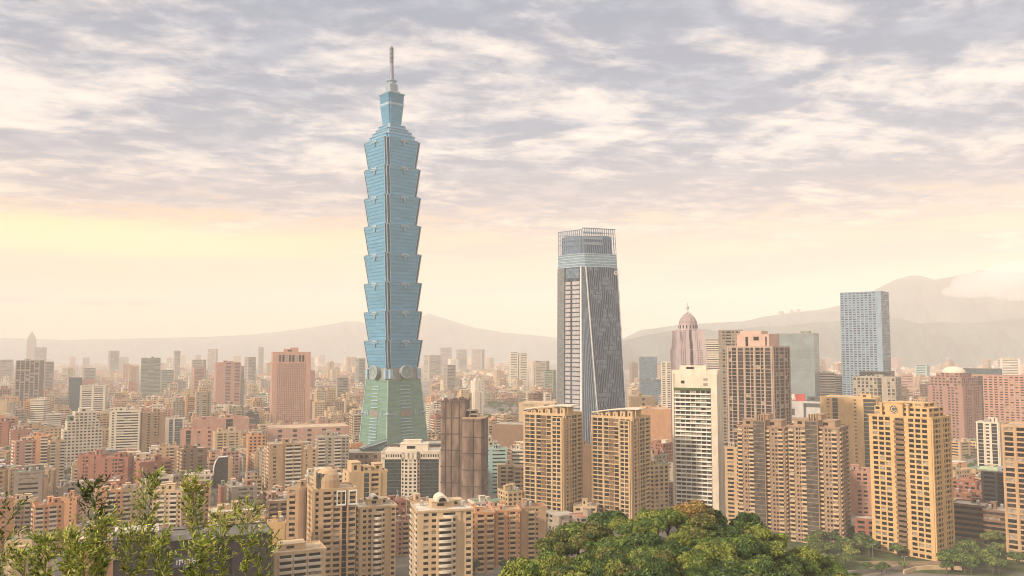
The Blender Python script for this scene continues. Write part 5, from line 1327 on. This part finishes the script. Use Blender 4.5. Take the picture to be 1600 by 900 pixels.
rt = random.Random(21)
y = 112.
while y < 200:
    x = -40.
    while x < 95:
        xx, yy = x+rt.uniform(-2, 2), y+rt.uniform(-2, 2)
        px = 800+F*xx/yy; H = rt.uniform(8.2, 11.0)
        z = ground_z(xx, yy)
        pt_ = proj(xx, yy, z+H)
        if 775 < px < 1345 and z > 45 and pt_[1] < 912 and pt_[0] > 700:
            q = rt.random()
            if px > 1130 and yy > 140: hn = rt.choices(['mid green', 'yellow green', 'deep green'], [5, 4, 2])[0]
            elif px < 920 and pt_[1] > 855: hn = rt.choices(['yellow green', 'olive', 'mid green'], [5, 3, 2])[0]
            else: hn = rt.choices(['deep green', 'mid green', 'olive', 'yellow green'], [4, 5, 3, 4])[0]
            if 1045 < px < 1105 and yy > 183: hn = 'russet tipped'
            r_ = put_tree(BIG[(hn, rt.randint(0, 1))], xx, yy, z-.3, H/9.5*rt.uniform(.62, 1.25), H/9.5*rt.uniform(.85, 1.1), rt.uniform(0, 6.28)); TR.append((r_, hn, 'knoll', px, pt_[1]))
        x += rt.uniform(6.2, 8.0)
    y += 6.4
PN = ['before the golden tower', 'behind the orange brown edge tower', 'beyond the wooded knoll', 'beside the curved road', 'behind the golden tower', 'in the park behind the netted tower', 'below the stepped white office',
      'left of the tan balcony tower', 'below the dark glass walled office', 'below the wide bowed balcony tower', 'behind the octagonal roof house', 'left of the bright white tower', 'below the pale grey balcony tower', 'at the left edge of the city', 'right of the peach block', 'above the dark brick building', 'below the second grey spine tower']
for pi, (a, b_, c_, d_, n, s) in enumerate(TREE_PATCH):
    for i in range(n):
        px, py = rt.uniform(a, b_), rt.uniform(c_, d_)
        x, y = gpt(px, py)
        if any(math.hypot(h[5]-x, h[6]-y) < h[7]*.8 for h in HEROES): continue
        hn = rt.choices(['deep green', 'mid green', 'olive', 'yellow green'], [7, 4, 1, 1])[0]; H = rt.uniform(7, 12)*s
        if y > 1300: H *= 1.5
        put = put_tree(SML[(hn, rt.randint(0, 1))], x, y, 0, H/9*rt.uniform(.9, 1.25), H/9, rt.uniform(0, 6.28)); TR.append((put, hn, PN[pi], px, py))
bk = {}
for o, hn, wh, px, py in TR: bk.setdefault((hn, wh), []).append((px, py, o))
for (hn, wh), L in bk.items():
    if wh == 'knoll':       # name each by row and place among its own hue
        L.sort(key=lambda t: t[1]); rows = [L[i:i+7] for i in range(0, len(L), 7)]
        for ri_, row_ in enumerate(rows):
            row_.sort(key=lambda t: t[0])
            rn = ['crest row', 'second row', 'third row', 'fourth row', 'fifth row', 'lowest row'][min(ri_, 5)]
            for k, (_, _, o) in enumerate(row_): tag(o, f"{ORD[k] or 'leftmost '}{hn} tree from the left in the {rn} of the wooded knoll", 'tree', 'trees on the wooded knoll')
    else:
        L.sort(key=lambda t: t[0])
        for k, (_, _, o) in enumerate(L): tag(o, f"{(ORD+['next ']*40)[k] or 'leftmost '}{hn} round tree from the left, {wh}", 'tree', 'city trees '+wh)

# ------------------------------------------------------------------ road, wall and lamps below the golden tower
def strip(name, pts, wd, z, m, kerb=False, kind='structure', th=.0):
    P = [Vector(gpt(*p)) for p in pts]; q = MB(); L = []
    for i, p in enumerate(P):
        d = (P[min(i+1, len(P)-1)]-P[max(i-1, 0)]).normalized(); nrm = Vector((-d.y, d.x)); L.append((p+nrm*wd/2, p-nrm*wd/2))
    for i in range(len(P)-1):
        (a, b_), (c_, d_) = L[i], L[i+1]
        q.hexa([(a.x,a.y,0.01),(b_.x,b_.y,0.01),(d_.x,d_.y,0.01),(c_.x,c_.y,0.01),(a.x,a.y,z),(b_.x,b_.y,z),(d_.x,d_.y,z),(c_.x,c_.y,z)])
    o = q.build(name, m); o['kind'] = kind; return o
strip('lawn', [(1200,862),(1290,858),(1380,862),(1480,866),(1560,866),(1660,866)], 105, .02, mat('grass green', (.05, .075, .02), .95, .3, .08, c2=(.10, .12, .035)))
strip('bare_ground', [(1350,884),(1400,883),(1470,884),(1510,884)], 22, .03, mat('bare earth', (.24, .16, .09), .95, .25, .05))
strip('road', [(1300,905),(1350,893),(1400,888),(1450,886),(1500,887),(1560,892),(1640,905)], 8, .05, mat('asphalt', (.10, .085, .07), .9, .2, .1))
strip('kerb', [(1385,884),(1420,881),(1460,880),(1510,882)], .4, .16, WM('concrete'))
wl_ = strip('retaining_wall', [(1412,897),(1430,891.5),(1455,889.5),(1480,889.5),(1503,891)], 1.0, 2.4, WM('cream'), kind='thing'); del wl_['kind']
tag(wl_, 'low curved cream wall beside the road below the golden tower', 'wall')
for i, (px, py) in enumerate([(1364, 872), (1414, 892), (1489, 887)]):
    x, y = gpt(px, py); root = empty('street_lamp', (x, y, 0.05), R([20, -160, 10][i]))
    tag(root, ['small street lamp before the golden tower, leftmost of three', 'tallest looking double lamp beside the end of the curved wall', 'street lamp at the right end of the curved cream wall'][i], 'street lamp', 'street lamps by the road')
    q = MB(); q.tube([(0,0,0),(0,0,4),(0,0,8.4)], [.16, .12, .09], 8); q.build('pole', M_METAL, root)
    q = MB(); q.tube([(-1.6,0,8.5),(0,0,8.35),(1.6,0,8.5)], .07, 6); q.build('arm', M_METAL, root)
    for s_ in (-1, 1): q = MB(); q.box(s_*1.8-.45, -.16, 8.42, s_*1.8+.45, .16, 8.6); q.build('lamp_head', M_WHITE, root)
# arched white greenhouse shed beside the knoll
sx, sy = gpt(1282, 872); root = empty('arched_shed', (sx, sy, 0), R(-10)); tag(root, 'small white arched shed between the wooded knoll and the road', 'shed')
q = MB(); n = 10; vs = [(4.5*math.cos(math.pi*i/n), yy, 4.2*math.sin(math.pi*i/n)) for yy in (-7, 7) for i in range(n+1)]
q.poly(vs, [list(range(n+1)), list(range(n+1, 2*n+2))[::-1]]+[(i+1, i, n+1+i, n+2+i) for i in range(n)]); q.build('vault', M_WHITE, root)
q = MB(); q.box(-1.2, -7.1, 0, 1.2, -6.98, 2.4); q.build('door_opening', M_DKMETAL, root)

# ------------------------------------------------------------------ bamboo close to the camera
BL = [mat('bamboo leaf green', (.17, .24, .03), .5, .3, 6.), mat('bamboo leaf yellow', (.48, .46, .085), .5, .25, 6.), mat('bamboo leaf dark', (.045, .07, .02), .5, .3, 6.), mat('bamboo leaf dry', (.42, .34, .17), .6, .25, 6.)]
CULM = mat('bamboo culm', (.16, .17, .06), .5, .2, 5.)
def bamboo(px, py, pxb, Y, L, n, lab, wts=(.46, .30, .18, .06), spread=.34):
    Y *= 1.5; L *= 1.45; spread *= 1.4; n = int(n*1.85)
    rr = np.random.default_rng(int(px*3+py)); top = at(px, py, Y); bx = at(pxb, 900, Y).x
    gz = ground_z(bx, Y); root = empty('bamboo_plant', (bx, Y, gz), 0)
    tag(root, lab, 'bamboo', 'bamboo along the near slope')
    p0 = Vector((0, 0, -.2)); p2 = Vector((top.x-bx, 0, top.z-gz)); p1 = Vector((p2.x*.1, 0, p2.z*.6))
    cur = lambda t: p0*(1-t)**2+p1*2*t*(1-t)+p2*t*t
    k = MB(); pts = [tuple(cur(i/14)) for i in range(15)]; k.tube(pts, [.022*(1-i/16)+.001 for i in range(15)], 6); k.build('culm', CULM, root)
    tl = p2.z; t0 = 1-L/tl; V = []; M = []; tw = MB(); nb = n
    for i in range(nb):
        t = t0+(1-t0)*(i+rr.random())/nb; b = cur(t); reach = spread*(.25+.75*math.sin(math.pi*min(1, (1-t)/(1-t0)*1.05+.12)))
        a = rr.uniform(0, 6.28); d = Vector((math.cos(a), math.sin(a), rr.uniform(.6, 1.5))).normalized(); ln = reach*rr.uniform(.35, 1.1)
        e = b+d*ln; m_ = b+d*ln*.5+Vector((0, 0, .02)); tw.tube([tuple(b), tuple(m_), tuple(e)], [.0035, .0025, .0012], 4)
        for j in range(rr.integers(20, 30)):
            s = rr.uniform(.25, 1.05); q = b+d*ln*s
            ld = (d*.8+Vector(rr.normal(size=3))*.45+Vector((.12, 0, .25))).normalized(); ll = rr.uniform(.05, .12); wd = ll*rr.uniform(.06, .10)
            sd_ = ld.cross(Vector(rr.normal(size=3))).normalized()*wd; dr = Vector((0, 0, -ll*.12))
            o = len(V); V += [tuple(q), tuple(q+ld*ll*.35+sd_), tuple(q+ld*ll*.35-sd_), tuple(q+ld*ll*.7+sd_*.8+dr*.4), tuple(q+ld*ll*.7-sd_*.8+dr*.4), tuple(q+ld*ll+dr)]
            M.append((o, rr.choice(4, p=wts)))
    tw.build('twigs', CULM, root)
    f = MB()
    for o, mi in M: f.f += [[o, o+2, o+1], [o+1, o+2, o+4, o+3], [o+3, o+4, o+5]]; f.fm += [mi]*3
    f.v = V; f.build('foliage', BL, root)
PB = [(142,758,175,10.,1.25,44,'bamboo with dark forked tip before the red brick blocks'), (240,744,215,10.5,1.4,52,'tallest yellow green bamboo plume beside the dark brick building'), (296,752,338,9.6,1.45,56,'bamboo plume leaning left before the dark brick building'),
      (388,792,382,10.8,1.,34,'bamboo plume at the right end of the dark brick building'), (344,815,350,9.2,.8,26,'short bamboo between the two plumes of the brick building'), (205,836,200,9.,.7,28,'short bamboo at the left corner of the dark brick building'),
      (160,820,150,8.6,.8,36,'bushy bamboo under the forked tip one'), (110,842,118,8.4,.7,36,'low bamboo in the dense clump, before the sand coloured house'), (72,852,70,8.,.6,30,'low bamboo at the left of the dense clump'),
      (40,872,36,8.8,.5,22,'bamboo tip just above the lower left corner'), (130,862,140,7.6,.5,30,'lowest pale bamboo in the dense clump'), (250,842,262,8.6,.7,30,'bamboo before the small sign of the brick building'), (8,840,-20,9.,.8,20,'bamboo leaning in from the left edge'), (22,796,-60,9.5,.5,7,'thin dark twig reaching in from the left edge'), (310,858,300,8.,.55,26,'low bamboo below the leaning plume'), (412,850,400,9.4,.6,16,'thin bamboo before the plain yellow block')]
for (px, py, pxb, Y, L, n, lab) in PB:
    bamboo(px, py, pxb, Y, L, n, lab, wts=(.12, .05, .8, .03) if 'twig' in lab or 'forked' in lab and py < 800 else (.42, .40, .11, .07), spread=.36)
# near slope grass so the bamboo does not stand on bare soil
# ------------------------------------------------------------------ haze over the whole basin
q = MB(); q.box(-13000, -13000, -2, 13000, 13000, 960)
hz = q.build('haze', None) if False else None
me = q.mesh('haze', []); hz = bpy.data.objects.new('haze', me); COL.objects.link(hz); hz['kind'] = 'stuff'
hm = bpy.data.materials.new('haze air'); hm.use_nodes = True; t = hm.node_tree; t.nodes.clear()
pv = t.nodes.new('ShaderNodeVolumePrincipled'); ou = t.nodes.new('ShaderNodeOutputMaterial'); t.links.new(pv.outputs[0], ou.inputs['Volume'])
pv.inputs['Color'].default_value = (1., .945, .905, 1); pv.inputs['Density'].default_value = HAZE_D; pv.inputs['Anisotropy'].default_value = -.15
hm.cycles.homogeneous_volume = True
me.materials.append(hm)

# mist lying on the far summit
import bmesh
bm = bmesh.new(); rm_ = random.Random(4)
for (px, py, sx, sz) in [(1525,432,150,40),(1545,440,300,95),(1590,428,280,110),(1635,430,320,120),(1520,455,260,60),(1600,458,300,70),(1700,440,380,110)]:
    c = at(px, py, 7000+rm_.uniform(-100, 100))
    bmesh.ops.create_icosphere(bm, subdivisions=3, radius=1, matrix=Matrix.Translation(c) @ Matrix.Diagonal((sx, sx*.8, sz, 1)))
me = bpy.data.meshes.new('mist'); bm.to_mesh(me); bm.free(); mo = bpy.data.objects.new('mist', me); COL.objects.link(mo); mo['kind'] = 'stuff'
rmod = mo.modifiers.new('remesh', 'REMESH'); rmod.mode = 'VOXEL'; rmod.voxel_size = 22
mm = bpy.data.materials.new('summit mist'); mm.use_nodes = True; t = mm.node_tree; t.nodes.clear()
pv = t.nodes.new('ShaderNodeVolumePrincipled'); ou = t.nodes.new('ShaderNodeOutputMaterial'); t.links.new(pv.outputs[0], ou.inputs['Volume'])
pv.inputs['Color'].default_value = (1, .97, .95, 1); pv.inputs['Density'].default_value = .0022; mm.cycles.homogeneous_volume = True
me.materials.append(mm)
